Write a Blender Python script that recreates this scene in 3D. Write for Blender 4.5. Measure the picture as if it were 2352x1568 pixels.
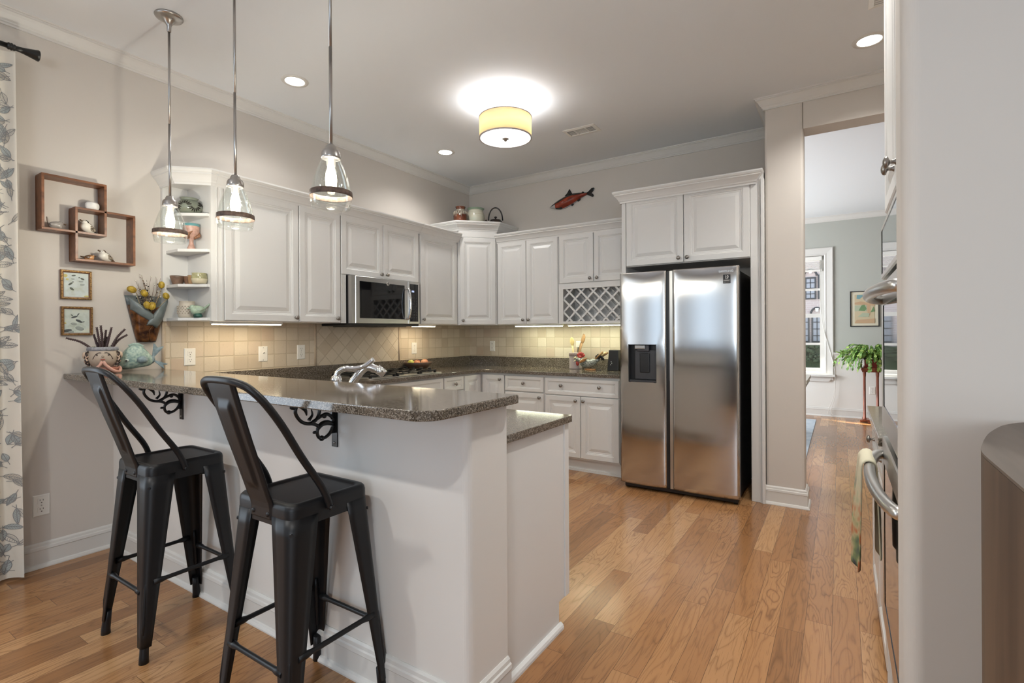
import bpy, math, random
from mathutils import Vector, Matrix
random.seed(7)
S = bpy.context.scene
for o in list(bpy.data.objects):
    bpy.data.objects.remove(o)
COL = S.collection
PI = math.pi

# ------------------------------------------------------------------ camera
F_PX, V0, YAW, ROLL = 1165.95, 764.99, 0.573, -0.0055
cam_d = bpy.data.cameras.new('camera')
cam = bpy.data.objects.new('camera', cam_d)
COL.objects.link(cam)
c_, s_ = math.cos(YAW), math.sin(YAW)
cr_, sr_ = math.cos(ROLL), math.sin(ROLL)
R_ = Vector((c_, s_, 0)); Fw = Vector((-s_, c_, 0)); Zw = Vector((0, 0, 1))
ex = R_ * cr_ + Zw * sr_; ey = R_ * (-sr_) + Zw * cr_; ez = -Fw
cam.matrix_world = Matrix(((ex.x, ey.x, ez.x, 3.7329), (ex.y, ey.y, ez.y, -4.8522), (ex.z, ey.z, ez.z, 1.2821), (0, 0, 0, 1)))
cam_d.sensor_width = 36.0
cam_d.lens = F_PX / 2352.0 * 36.0
cam_d.shift_y = (V0 - 784.0) / 2352.0
cam_d.clip_start = 0.02
S.camera = cam

# ------------------------------------------------------------------ world, sun, exposure
S.view_settings.view_transform = 'Standard'
S.view_settings.look = 'None'
S.view_settings.gamma = 1.0
S.view_settings.use_curve_mapping = False
S.view_settings.exposure = 0.2
W = bpy.data.worlds.new('sky'); S.world = W; W.use_nodes = True
wn = W.node_tree
bg = wn.nodes['Background']
bg.inputs['Color'].default_value = (0.62, 0.80, 1.0, 1)
bg.inputs['Strength'].default_value = 1.35

def lamp(name, kind, loc, power, color=(1, 1, 1), rot=None, size=None, size_y=None, radius=None, spot=None, blend=0.5, target=None):
    d = bpy.data.lights.new(name, kind); d.energy = power; d.color = color
    if kind == 'AREA':
        d.shape = 'RECTANGLE' if size_y else 'DISK'
        d.size = size
        if size_y: d.size_y = size_y
    if radius is not None: d.shadow_soft_size = radius
    if kind == 'SPOT':
        d.spot_size = spot; d.spot_blend = blend
    o = bpy.data.objects.new(name, d); COL.objects.link(o); o.location = loc
    if target is not None:
        o.rotation_euler = (Vector(target) - Vector(loc)).to_track_quat('-Z', 'Y').to_euler()
    elif rot: o.rotation_euler = rot
    return o
sun = lamp('sun', 'SUN', (0, 12, 8), 20.0, (1.0, 0.93, 0.82), target=None)
sun.rotation_euler = Vector((0.87, -0.45, -1.0)).to_track_quat('-Z', 'Y').to_euler()
sun.data.angle = 0.01
DAY = (0.80, 0.90, 1.0)
# area panels added at the window openings to stand in for sky daylight
lamp('daylight_breakfast', 'AREA', (-0.12, -5.25, 1.45), 24, DAY, size=1.3, size_y=2.0, target=(2, -5.25, 1.25))
lamp('daylight_rear', 'AREA', (5.2, -8.42, 1.6), 62, DAY, size=2.5, size_y=1.6, target=(4.6, -5, 2.0))
lamp('daylight_rear_side', 'AREA', (1.3, -8.42, 1.6), 3.5, DAY, size=1.3, size_y=1.6, target=(1.3, -5, 1.6))
lamp('dining_fill_panel', 'AREA', (0.05, 2.0, 1.55), 190, (0.90, 0.95, 1.0), size=2.2, size_y=1.8, target=(3, 2.0, 1.4))  # panel added to brighten the dining room from its unseen side

# ------------------------------------------------------------------ mesh helpers
class MB:
    def __init__(s): s.v = []; s.f = []; s.m = []; s.s = []
    def add(s, vs, fs, mi=0, sm=False):
        b = len(s.v); s.v += [tuple(p) for p in vs]
        for f in fs:
            s.f.append(tuple(b + i for i in f)); s.m.append(mi); s.s.append(sm)
        return s
    def box(s, x0, x1, y0, y1, z0, z1, mi=0):
        v = [(x, y, z) for x in (x0, x1) for y in (y0, y1) for z in (z0, z1)]
        return s.add(v, [(0, 1, 3, 2), (4, 6, 7, 5), (0, 4, 5, 1), (2, 3, 7, 6), (0, 2, 6, 4), (1, 5, 7, 3)], mi)
    def obox(s, o, u, v, w, mi=0):
        o, u, v, w = map(Vector, (o, u, v, w))
        p = [o + u * a + v * b + w * c for a in (0, 1) for b in (0, 1) for c in (0, 1)]
        return s.add(p, [(0, 1, 3, 2), (4, 6, 7, 5), (0, 4, 5, 1), (2, 3, 7, 6), (0, 2, 6, 4), (1, 5, 7, 3)], mi)
    def tube(s, pts, r, seg=8, mi=0, closed=False, caps=True, sm=True):
        pts = [Vector(p) for p in pts]; n = len(pts)
        rr = r if isinstance(r, (list, tuple)) else [r] * n
        vs = []; up = None
        for i, p in enumerate(pts):
            if closed: t = pts[(i + 1) % n] - pts[i - 1]
            else: t = pts[min(i + 1, n - 1)] - pts[max(i - 1, 0)]
            if t.length < 1e-9: t = Vector((0, 0, 1))
            t.normalize()
            if up is None: up = Vector((0, 0, 1)) if abs(t.z) < 0.9 else Vector((1, 0, 0))
            a = up - t * up.dot(t)
            if a.length < 1e-6: a = t.orthogonal()
            a.normalize(); up = a; b = t.cross(a)
            for k in range(seg):
                an = 2 * PI * k / seg
                vs.append(p + (a * math.cos(an) + b * math.sin(an)) * rr[i])
        fs = []
        for i in range(n if closed else n - 1):
            j = (i + 1) % n
            for k in range(seg):
                l = (k + 1) % seg
                fs.append((i * seg + k, i * seg + l, j * seg + l, j * seg + k))
        s.add(vs, fs, mi, sm)
        if caps and not closed:
            s.add(vs[:seg], [tuple(range(seg))[::-1]], mi); s.add(vs[-seg:], [tuple(range(seg))], mi)
        return s
    def lathe(s, prof, c=(0, 0, 0), seg=24, mi=0, M=None, sm=True, sx=1, sy=1, mis=None):
        vs = []; n = len(prof); c = Vector(c)
        for r, z in prof:
            for k in range(seg):
                a = 2 * PI * k / seg
                p = Vector((r * sx * math.cos(a), r * sy * math.sin(a), z))
                if M is not None: p = M @ p
                vs.append(p + c)
        b = len(s.v); s.v += [tuple(p) for p in vs]
        for i in range(n - 1):
            m_ = mi if mis is None else mis[i]
            if prof[i][0] < 1e-6 and prof[i + 1][0] < 1e-6: continue
            for k in range(seg):
                l = (k + 1) % seg
                s.f.append((b + i * seg + k, b + i * seg + l, b + (i + 1) * seg + l, b + (i + 1) * seg + k)); s.m.append(m_); s.s.append(sm)
        return s
    def ell(s, c, r, seg=16, rings=10, mi=0, M=None):
        if not isinstance(r, (tuple, list)): r = (r, r, r)
        c = Vector(c); vs = []; fs = []
        for i in range(rings + 1):
            th = PI * i / rings
            for k in range(seg):
                a = 2 * PI * k / seg
                p = Vector((r[0] * math.sin(th) * math.cos(a), r[1] * math.sin(th) * math.sin(a), r[2] * math.cos(th)))
                if M is not None: p = M @ p
                vs.append(p + c)
        for i in range(rings):
            for k in range(seg):
                l = (k + 1) % seg
                fs.append((i * seg + k, (i + 1) * seg + k, (i + 1) * seg + l, i * seg + l))
        return s.add(vs, fs, mi, True)
    def prism(s, poly, h0, h1, fn=None, mi=0, sm=False):
        fn = fn or (lambda a, b, h: (a, b, h)); n = len(poly)
        v = [fn(a, b, h0) for a, b in poly] + [fn(a, b, h1) for a, b in poly]
        s.add(v, [(i, (i + 1) % n, n + (i + 1) % n, n + i) for i in range(n)], mi, sm)
        s.add(v, [tuple(range(n))[::-1], tuple(range(n, 2 * n))], mi)
        return s
    def sweep(s, path, prof, mi=0, caps=True):
        """moulding: path in plan, profile (distance to the right of travel, z)"""
        n = len(path); vs = []
        nr = []
        for i in range(n - 1):
            d = Vector((path[i + 1][0] - path[i][0], path[i + 1][1] - path[i][1])).normalized(); nr.append(Vector((d.y, -d.x)))
        for i in range(n):
            if i == 0: m = nr[0]
            elif i == n - 1: m = nr[-1]
            else:
                a, b = nr[i - 1], nr[i]; m = (a + b) / (1 + a.dot(b))
            for d, z in prof: vs.append((path[i][0] + m.x * d, path[i][1] + m.y * d, z))
        k = len(prof); fs = []
        for i in range(n - 1):
            for j in range(k - 1): fs.append((i * k + j, (i + 1) * k + j, (i + 1) * k + j + 1, i * k + j + 1))
        s.add(vs, fs, mi)
        if caps: s.add(vs[:k], [tuple(range(k))], mi); s.add(vs[-k:], [tuple(range(k))[::-1]], mi)
        return s
    def surf(s, fn, nu, nv, mi=0, cu=False, sm=True, mif=None, skip=None):
        vs = []
        for j in range(nv + 1):
            for i in range(nu if cu else nu + 1):
                vs.append(fn(i / nu, j / nv))
        w = nu if cu else nu + 1; b = len(s.v); s.v += [tuple(p) for p in vs]
        for j in range(nv):
            for i in range(nu):
                if skip and skip((i + .5) / nu, (j + .5) / nv): continue
                k = (i + 1) % w
                s.f.append((b + j * w + i, b + j * w + k, b + (j + 1) * w + k, b + (j + 1) * w + i))
                s.m.append(mif((i + .5) / nu, (j + .5) / nv) if mif else mi); s.s.append(sm)
        return s
    def rects(s, o, u, n, w, h, rings, mi=0, z=(0, 0, 1), cap=True, mis=None):
        """concentric rectangles (inset, height) on a face: raised panels and frames"""
        o, u, n, z = map(Vector, (o, u, n, z)); vs = []
        for a, d in rings:
            for x, y in ((a, a), (w - a, a), (w - a, h - a), (a, h - a)): vs.append(o + u * x + z * y + n * d)
        b = len(s.v); s.v += [tuple(p) for p in vs]
        for i in range(len(rings) - 1):
            for k in range(4):
                l = (k + 1) % 4
                s.f.append((b + i * 4 + k, b + i * 4 + l, b + i * 4 + 4 + l, b + i * 4 + 4 + k)); s.m.append(mis[i] if mis else mi); s.s.append(False)
        if cap:
            t = b + 4 * (len(rings) - 1)
            s.f.append((t, t + 1, t + 2, t + 3)); s.m.append(mis[-1] if mis else mi); s.s.append(False)
        return s
    def text(s, txt, o, u, v, size, depth=0.0005, mi=0, align='CENTER'):
        cu = bpy.data.curves.new('t', 'FONT'); cu.body = txt; cu.size = 1; cu.align_x = align; cu.align_y = 'CENTER'
        ob = bpy.data.objects.new('t', cu); COL.objects.link(ob)
        dg = bpy.context.evaluated_depsgraph_get(); me = bpy.data.meshes.new_from_object(ob.evaluated_get(dg))
        o, u, v = map(Vector, (o, u, v)); n = u.cross(v)
        vs = [o + u * (p.co.x * size) + v * (p.co.y * size) + n * depth for p in me.vertices]
        s.add(vs, [tuple(p.vertices) for p in me.polygons], mi)
        bpy.data.objects.remove(ob); bpy.data.curves.remove(cu); bpy.data.meshes.remove(me)
        return s

def mk_mesh(name, mb, mats, off):
    me = bpy.data.meshes.new(name)
    me.from_pydata([(p[0] - off[0], p[1] - off[1], p[2] - off[2]) for p in mb.v], [], mb.f)
    for m in (mats if isinstance(mats, (list, tuple)) else [mats]): me.materials.append(m)
    me.polygons.foreach_set('material_index', mb.m)
    me.polygons.foreach_set('use_smooth', mb.s)
    me.update()
    import bmesh
    bm = bmesh.new(); bm.from_mesh(me)
    bmesh.ops.remove_doubles(bm, verts=bm.verts, dist=1e-6)
    bmesh.ops.recalc_face_normals(bm, faces=bm.faces)
    bm.to_mesh(me); bm.free()
    return me
def bev(o, w, seg=2, ang=40):
    if w:
        m = o.modifiers.new('bevel', 'BEVEL'); m.width = w; m.segments = seg; m.limit_method = 'ANGLE'; m.angle_limit = math.radians(ang)
def solid(o, t, off=0):
    m = o.modifiers.new('solid', 'SOLIDIFY'); m.thickness = t; m.offset = off
def bbox(vs):
    return [min(p[i] for p in vs) for i in range(3)], [max(p[i] for p in vs) for i in range(3)]
def base_of(vs):
    a, b = bbox(vs); return ((a[0] + b[0]) / 2, (a[1] + b[1]) / 2, a[2])
def tag(o, label, cat, group=None, kind=None):
    o['label'] = label; o['category'] = cat
    if group: o['group'] = group
    if kind: o['kind'] = kind
def one(name, mb, mats, label, cat, group=None, kind=None, bevel=0, seg=2, sol=0):
    c = base_of(mb.v); o = bpy.data.objects.new(name, mk_mesh(name, mb, mats, c)); COL.objects.link(o); o.location = c
    if sol: solid(o, sol)
    bev(o, bevel, seg); tag(o, label, cat, group, kind)
    return o
def struct(name, mb, mats, label=None, bevel=0, parent=None):
    if parent is not None:
        c = parent.location; o = bpy.data.objects.new(name, mk_mesh(name, mb, mats, c)); COL.objects.link(o); o.parent = parent
    else:
        c = base_of(mb.v); o = bpy.data.objects.new(name, mk_mesh(name, mb, mats, c)); COL.objects.link(o); o.location = c; o['kind'] = 'structure'
        o['category'] = name.split('_')[0]
    if label: o['label'] = label
    bev(o, bevel)
    return o
class Thing:
    def __init__(s, name, label, cat, group=None): s.n, s.lab, s.cat, s.g, s.p = name, label, cat, group, []
    def part(s, name, mb, mats, bevel=0, seg=2, sub=None, sol=0, label=None, kind=None, flat=None):
        s.p.append([name, mb, mats, bevel, seg, sub, sol, label, kind]); return len(s.p) - 1
    def done(s, loc=None):
        if loc is None:
            allv = [v for q in s.p for v in q[1].v]; loc = base_of(allv)
        e = bpy.data.objects.new(s.n, None); COL.objects.link(e); e.location = loc; e.empty_display_size = 0.05
        tag(e, s.lab, s.cat, s.g); obs = []
        for name, mb, mats, bv, seg, sub, sol, label, kind in s.p:
            o = bpy.data.objects.new(name, mk_mesh(name, mb, mats, loc)); COL.objects.link(o)
            o.parent = e if sub is None else obs[sub]
            if sol: solid(o, sol)
            bev(o, bv, seg)
            if label: o['label'] = label
            if kind: o['kind'] = kind
            obs.append(o)
        return e
def dup(root, loc, label=None, group=None):
    r = root.copy(); COL.objects.link(r); r.location = loc
    if label: r['label'] = label
    for ch in [c for c in bpy.data.objects if c.parent == root]:
        c = ch.copy(); COL.objects.link(c); c.parent = r
        for g in [g for g in bpy.data.objects if g.parent == ch]:
            d = g.copy(); COL.objects.link(d); d.parent = c
    return r
def rrect(hx, hy, r, n=5, cx=0, cy=0):
    out = []
    for sx, sy, a0 in ((1, 1, 0), (-1, 1, 90), (-1, -1, 180), (1, -1, 270)):
        for i in range(n + 1):
            a = math.radians(a0 + 90 * i / n)
            out.append((cx + sx * (hx - r) + r * math.cos(a), cy + sy * (hy - r) + r * math.sin(a)))
    return out
def bez(pts, n=8):
    """smooth curve through points (Catmull-Rom)"""
    P = [Vector(p) for p in pts]; P = [P[0] * 2 - P[1]] + P + [P[-1] * 2 - P[-2]]; out = []
    for i in range(1, len(P) - 2):
        for k in range(n):
            t = k / n; a, b, c, d = P[i - 1], P[i], P[i + 1], P[i + 2]
            out.append(0.5 * ((2 * b) + (c - a) * t + (2 * a - 5 * b + 4 * c - d) * t * t + (3 * b - a - 3 * c + d) * t ** 3))
    out.append(P[-2]); return out

# ------------------------------------------------------------------ materials
class G:
    def __init__(s, name):
        s.m = bpy.data.materials.new(name); s.m.use_nodes = True; s.t = s.m.node_tree; s.b = s.t.nodes['Principled BSDF']
        s.out = s.t.nodes['Material Output']
    def n(s, typ, **kw):
        d = s.t.nodes.new('ShaderNode' + typ)
        for k, v in kw.items():
            if k.startswith('i_'):
                key = k[2:]; key = int(key) if key.isdigit() else key.replace('_', ' ')
                s.put(d.inputs[key], v)
            else: setattr(d, k, v)
        return d
    def put(s, inp, v):
        if isinstance(v, bpy.types.NodeSocket): s.t.links.new(v, inp)
        elif isinstance(v, (tuple, list)) and len(v) == 3 and inp.type == 'RGBA': inp.default_value = (*v, 1)
        else: inp.default_value = v
    def math(s, op, a, b=0.0, c=0.0):
        d = s.t.nodes.new('ShaderNodeMath'); d.operation = op
        s.put(d.inputs[0], a); s.put(d.inputs[1], b); s.put(d.inputs[2], c)
        return d.outputs[0]
    def mix(s, f, a, b, mode='MIX'):
        d = s.t.nodes.new('ShaderNodeMix'); d.data_type = 'RGBA'; d.blend_type = mode
        s.put(d.inputs[0], f); s.put(d.inputs[6], a); s.put(d.inputs[7], b); return d.outputs[2]
    def ramp(s, f, stops, interp='LINEAR'):
        d = s.t.nodes.new('ShaderNodeValToRGB'); e = d.color_ramp; e.interpolation = interp
        while len(e.elements) < len(stops): e.elements.new(0.5)
        for el, (p, c) in zip(e.elements, stops): el.position = p; el.color = (*c, 1)
        s.put(d.inputs[0], f); return d.outputs[0]
    def vec(s, x, y, z):
        d = s.t.nodes.new('ShaderNodeCombineXYZ')
        for i, v in enumerate((x, y, z)): s.put(d.inputs[i], v)
        return d.outputs[0]
    def pos(s):
        g = s.n('NewGeometry'); d = s.n('SeparateXYZ', i_0=g.outputs['Position']); return g.outputs['Position'], d.outputs[0], d.outputs[1], d.outputs[2]
    def bump(s, h, st=0.3, dist=0.002):
        d = s.n('Bump'); d.inputs['Strength'].default_value = st; d.inputs['Distance'].default_value = dist
        s.put(d.inputs['Height'], h); s.t.links.new(d.outputs[0], s.b.inputs['Normal']); return d
    def set(s, **kw):
        for k, v in kw.items(): s.put(s.b.inputs[k.replace('_', ' ')], v)
        return s
def mat(name, col, rough=0.5, metal=0.0, noise=0.0, nscale=40, bump=0.0, col2=None, **kw):
    g = G(name); g.set(Roughness=rough, Metallic=metal, **kw)
    if noise or col2:
        tc = g.n('TexCoord'); nz = g.n('TexNoise', i_Vector=tc.outputs['Object'], i_Scale=nscale, i_Detail=4.0)
        c2 = col2 or tuple(max(0, c * (1 - noise)) for c in col)
        g.set(Base_Color=g.ramp(nz.outputs['Fac'], [(0.35, c2), (0.65, col)]))
        if bump: g.bump(nz.outputs['Fac'], bump, 0.003)
    else: g.set(Base_Color=col)
    return g.m
def emis(name, col, st):
    g = G(name); g.set(Base_Color=col, Emission_Color=col, Emission_Strength=st, Roughness=0.4); return g.m

M = {}
M['cab'] = mat('cabinet_white', (0.70, 0.69, 0.67), 0.33)
M['trim'] = mat('trim_white', (0.66, 0.64, 0.605), 0.38)
M['wall'] = mat('wall_greige', (0.60, 0.555, 0.505), 0.75)
M['wall_lit'] = mat('wall_greige_lit', (0.72, 0.69, 0.65), 0.6)  # same greige paint, lightened to stand in for daylight on the half wall
M['ceil'] = mat('ceiling_paint', (0.75, 0.77, 0.79), 0.85)
M['dwall'] = mat('dining_green_grey', (0.43, 0.435, 0.395), 0.7)
M['dwall2'] = mat('dining_pale_wall', (0.74, 0.72, 0.68), 0.7)
M['black'] = mat('black_plastic', (0.012, 0.012, 0.013), 0.35)
M['iron'] = mat('black_iron', (0.010, 0.010, 0.010), 0.28)
M['stool'] = mat('satin_black_metal', (0.010, 0.010, 0.011), 0.40, 0.0, Specular_IOR_Level=0.35)
M['nickel'] = mat('brushed_nickel', (0.45, 0.43, 0.41), 0.32, 1.0)
M['pewter'] = mat('pewter_knob', (0.30, 0.28, 0.26), 0.34, 1.0)
M['chrome'] = mat('chrome', (0.82, 0.82, 0.84), 0.06, 1.0)
M['dark'] = mat('dark_grey_steel', (0.07, 0.07, 0.075), 0.4, 0.6)
M['bglass'] = mat('black_glass', (0.006, 0.006, 0.007), 0.04, Specular_IOR_Level=0.6)
M['plate'] = mat('white_plate', (0.80, 0.78, 0.73), 0.3)
M['slot'] = mat('slot_dark', (0.05, 0.045, 0.04), 0.5)
def bulbm(name, col, st):
    g = G(name); g.t.nodes.remove(g.b); e = g.n('Emission', i_Color=col, i_Strength=st); tr = g.n('BsdfTransparent'); a = g.n('AddShader', i_0=e.outputs[0], i_1=tr.outputs[0])
    g.t.links.new(a.outputs[0], g.out.inputs[0]); return g.m
M['lampw'] = emis('lamp_white', (1.0, 0.97, 0.92), 14)
M['strip_w'] = emis('strip_warm', (1.0, 0.86, 0.62), 16)
M['strip_g'] = emis('strip_cool', (0.95, 1.0, 0.74), 16)
def steel(name, col, rough, rot, an=0.75):
    g = G(name); g.set(Base_Color=col, Metallic=1.0, Roughness=rough, Anisotropic=an, Anisotropic_Rotation=rot)
    t = g.n('Tangent', direction_type='RADIAL', axis='Z'); g.put(g.b.inputs['Tangent'], t.outputs[0]); return g.m
M['steel'] = steel('brushed_steel', (0.60, 0.59, 0.58), 0.16, 0.0, 0.93)
M['steel2'] = steel('satin_steel', (0.60, 0.59, 0.57), 0.28, 0.25, 0.4)
# oak floor
g = G('oak_planks'); P, x, y, z = g.pos()
PW, PL = 0.1, 0.80
row = g.math('FLOOR', g.math('DIVIDE', x, PW)); r1 = g.n('TexWhiteNoise', noise_dimensions='1D', i_W=row).outputs['Value']
yy = g.math('ADD', g.math('DIVIDE', y, PL), g.math('MULTIPLY', r1, 7.31)); idx = g.math('FLOOR', yy)
wnz = g.n('TexWhiteNoise', noise_dimensions='2D', i_Vector=g.vec(row, idx, 0)); w = wnz.outputs['Value']
sx = g.n('SeparateColor', i_0=wnz.outputs['Color']); w2 = sx.outputs[1]
fx = g.math('FRACT', g.math('DIVIDE', x, PW)); fy = g.math('FRACT', yy)
ex_ = g.math('MULTIPLY', g.math('MINIMUM', fx, g.math('SUBTRACT', 1, fx)), PW); ey_ = g.math('MULTIPLY', g.math('MINIMUM', fy, g.math('SUBTRACT', 1, fy)), PL)
seam = g.math('LESS_THAN', g.math('MINIMUM', ex_, ey_), 0.0009)
off = g.math('MULTIPLY', w, 61.0)
n1 = g.n('TexNoise', i_Vector=g.vec(g.math('ADD', g.math('MULTIPLY', x, 8.5), off), g.math('ADD', g.math('MULTIPLY', y, 1.15), off), off), i_Scale=1.0, i_Detail=2.5, i_Roughness=0.45, i_Distortion=0.4).outputs['Fac']
ring = g.math('FRACT', g.math('MULTIPLY', n1, g.math('ADD', 10.0, g.math('MULTIPLY', w2, 12.0))))
line = g.math('POWER', g.math('ABSOLUTE', g.math('SUBTRACT', g.math('MULTIPLY', ring, 2), 1)), 4.5)
n2 = g.n('TexNoise', i_Vector=g.vec(g.math('MULTIPLY', x, 170), g.math('MULTIPLY', y, 7), off), i_Scale=1.0, i_Detail=3.0).outputs['Fac']
tone = g.ramp(w, [(0.0, (0.255, 0.118, 0.045)), (0.35, (0.34, 0.162, 0.064)), (0.7, (0.40, 0.20, 0.082)), (1.0, (0.48, 0.265, 0.120))])
c1 = g.mix(g.math('MULTIPLY', line, g.math('ADD', 0.40, g.math('MULTIPLY', w2, 0.45))), tone, g.mix(0.72, tone, (0.11, 0.045, 0.016)))
c2 = g.mix(g.math('MULTIPLY', g.math('GREATER_THAN', n2, 0.58), 0.28), c1, (0.13, 0.065, 0.03))
col = g.mix(g.math('MULTIPLY', seam, 0.75), c2, (0.06, 0.03, 0.015))
g.set(Base_Color=col, Roughness=g.math('ADD', 0.15, g.math('MULTIPLY', n2, 0.12)), Specular_IOR_Level=0.5)
g.bump(g.math('SUBTRACT', g.math('MULTIPLY', line, -0.25), seam), 0.12, 0.001)
M['floor'] = g.m
# granite
def granite(name, a, b, c):
    g = G(name); tc = g.n('TexCoord')
    v = g.n('TexVoronoi', i_Vector=tc.outputs['Object'], i_Scale=330.0); s1 = g.n('SeparateColor', i_0=v.outputs['Color']).outputs[0]
    nz = g.n('TexNoise', i_Vector=tc.outputs['Object'], i_Scale=150.0, i_Detail=3.0).outputs['Fac']
    f = g.math('ADD', g.math('MULTIPLY', s1, 0.6), g.math('MULTIPLY', nz, 0.5))
    g.set(Base_Color=g.ramp(f, [(0.26, a), (0.46, b), (0.62, b), (0.80, c)]), Roughness=0.09, Specular_IOR_Level=0.55)
    return g.m
M['granite'] = granite('brown_granite', (0.030, 0.023, 0.017), (0.115, 0.092, 0.068), (0.30, 0.26, 0.215))
# tumbled travertine tiles
def tiles(name, axis, diag, size=0.105):
    g = G(name); P, x, y, z = g.pos(); u = y if axis == 'y' else x; v = g.math('SUBTRACT', z, 1.023)
    if diag:
        a = g.math('MULTIPLY', g.math('ADD', u, v), 0.7071); b = g.math('MULTIPLY', g.math('SUBTRACT', v, u), 0.7071); u, v = a, b
    wob = g.n('TexNoise', i_Vector=P, i_Scale=28.0, i_Detail=2.0).outputs['Fac']; wb = g.math('MULTIPLY', g.math('SUBTRACT', wob, 0.5), 0.004)
    u = g.math('ADD', u, wb); v = g.math('ADD', v, wb)
    cu, cv = g.math('DIVIDE', u, size), g.math('DIVIDE', v, size)
    iu, iv = g.math('FLOOR', cu), g.math('FLOOR', cv); fu, fv = g.math('FRACT', cu), g.math('FRACT', cv)
    rn = g.n('TexWhiteNoise', noise_dimensions='2D', i_Vector=g.vec(iu, iv, 0)).outputs['Value']
    eu = g.math('MINIMUM', fu, g.math('SUBTRACT', 1, fu)); ev = g.math('MINIMUM', fv, g.math('SUBTRACT', 1, fv))
    # rounded-corner distance to the grout
    qa = g.math('MAXIMUM', g.math('SUBTRACT', 0.10, eu), 0); qb = g.math('MAXIMUM', g.math('SUBTRACT', 0.10, ev), 0)
    d = g.math('SUBTRACT', 0.10, g.math('SQRT', g.math('ADD', g.math('MULTIPLY', qa, qa), g.math('MULTIPLY', qb, qb))))
    e = g.n('MapRange', interpolation_type='SMOOTHSTEP', i_0=d, i_1=0.012, i_2=0.055).outputs[0]
    pit = g.n('TexNoise', i_Vector=P, i_Scale=75.0, i_Detail=5.0, i_Roughness=0.65).outputs['Fac']
    cl = g.n('TexNoise', i_Vector=P, i_Scale=9.0, i_Detail=4.0).outputs['Fac']
    base = g.ramp(rn, [(0.0, (0.46, 0.37, 0.27)), (0.4, (0.55, 0.46, 0.35)), (0.8, (0.62, 0.54, 0.43)), (1.0, (0.50, 0.38, 0.28))])
    base = g.mix(g.math('MULTIPLY', cl, 0.35), base, (0.68, 0.60, 0.48))
    base = g.mix(g.math('MULTIPLY', g.math('LESS_THAN', pit, 0.38), 0.25), base, (0.42, 0.33, 0.22))
    g.set(Base_Color=g.mix(e, (0.50, 0.42, 0.31), base), Roughness=0.6)
    g.bump(g.math('ADD', e, g.math('MULTIPLY', pit, 0.35)), 0.45, 0.004)
    return g.m
M['tile_y'] = tiles('travertine_left', 'y', False); M['tile_x'] = tiles('travertine_back', 'x', False); M['tile_d'] = tiles('travertine_diagonal', 'y', True, 0.1)
M['tiletrim'] = mat('travertine_trim', (0.56, 0.45, 0.33), 0.55, noise=0.15, nscale=30)
def wood(name, a, b, scale=(40, 40, 3), rough=0.4, axis=2):
    g = G(name); tc = g.n('TexCoord'); mp = g.n('Mapping', i_Vector=tc.outputs['Object'], i_Scale=scale)
    n = g.n('TexNoise', i_Vector=mp.outputs[0], i_Scale=1.0, i_Detail=4.0, i_Distortion=0.5).outputs['Fac']
    g.set(Base_Color=g.ramp(n, [(0.3, a), (0.7, b)]), Roughness=rough); return g.m
M['shelfwood'] = wood('walnut_shelf', (0.12, 0.045, 0.018), (0.26, 0.105, 0.045), (30, 12, 30), 0.38)
M['tablewood'] = wood('weathered_wood', (0.045, 0.027, 0.017), (0.110, 0.070, 0.045), (22, 22, 1.3), 0.5)
M['tabletop'] = wood('weathered_top', (0.095, 0.070, 0.052), (0.160, 0.122, 0.095), (30, 2.2, 30), 0.45)
M['mahog'] = wood('mahogany', (0.12, 0.030, 0.014), (0.24, 0.065, 0.03), (30, 30, 4), 0.25)
M['spoon1'] = wood('pale_spoon_wood', (0.62, 0.46, 0.20), (0.75, 0.58, 0.29), (40, 40, 5), 0.5)
M['spoon2'] = wood('brown_spoon_wood', (0.22, 0.11, 0.04), (0.36, 0.20, 0.08), (40, 40, 5), 0.5)
M['band'] = mat('rust_band', (0.16, 0.105, 0.08), 0.6, 0.3, noise=0.6, nscale=45)
# seeded glass: clear shell with a fresnel sheen, light passes straight through
def glass(name, tint=(0.97, 0.985, 0.98), bub=True, base=0.06, k=1.0):
    g = G(name); nt = g.t; nt.nodes.remove(g.b)
    tr = g.n('BsdfTransparent', i_Color=tint); gl = g.n('BsdfGlossy', i_Color=(1, 1, 1), i_Roughness=0.015)
    lw = g.n('LayerWeight', i_Blend=0.35)
    f = g.math('ADD', base, g.math('MULTIPLY', g.math('POWER', lw.outputs['Facing'], 2.2), 0.55 * k))
    if bub:
        tc = g.n('TexCoord'); vo = g.n('TexVoronoi', i_Vector=tc.outputs['Object'], i_Scale=95.0)
        sp = g.math('LESS_THAN', vo.outputs['Distance'], 0.22); f = g.math('ADD', f, g.math('MULTIPLY', sp, 0.14))
        nz = g.n('TexNoise', i_Vector=tc.outputs['Object'], i_Scale=60.0)
        b = g.n('Bump'); b.inputs['Strength'].default_value = 0.12; b.inputs['Distance'].default_value = 0.001
        g.put(b.inputs['Height'], g.math('ADD', nz.outputs['Fac'], sp)); g.put(gl.inputs['Normal'], b.outputs[0])
    mx = g.n('MixShader', i_0=f, i_1=tr.outputs[0], i_2=gl.outputs[0])
    g.t.links.new(mx.outputs[0], g.out.inputs[0]); return g.m
M['glass'] = glass('seeded_glass', base=0.025); M['pane'] = glass('window_glass', (0.96, 0.98, 0.98), False, 0.03, 0.6)

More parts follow.
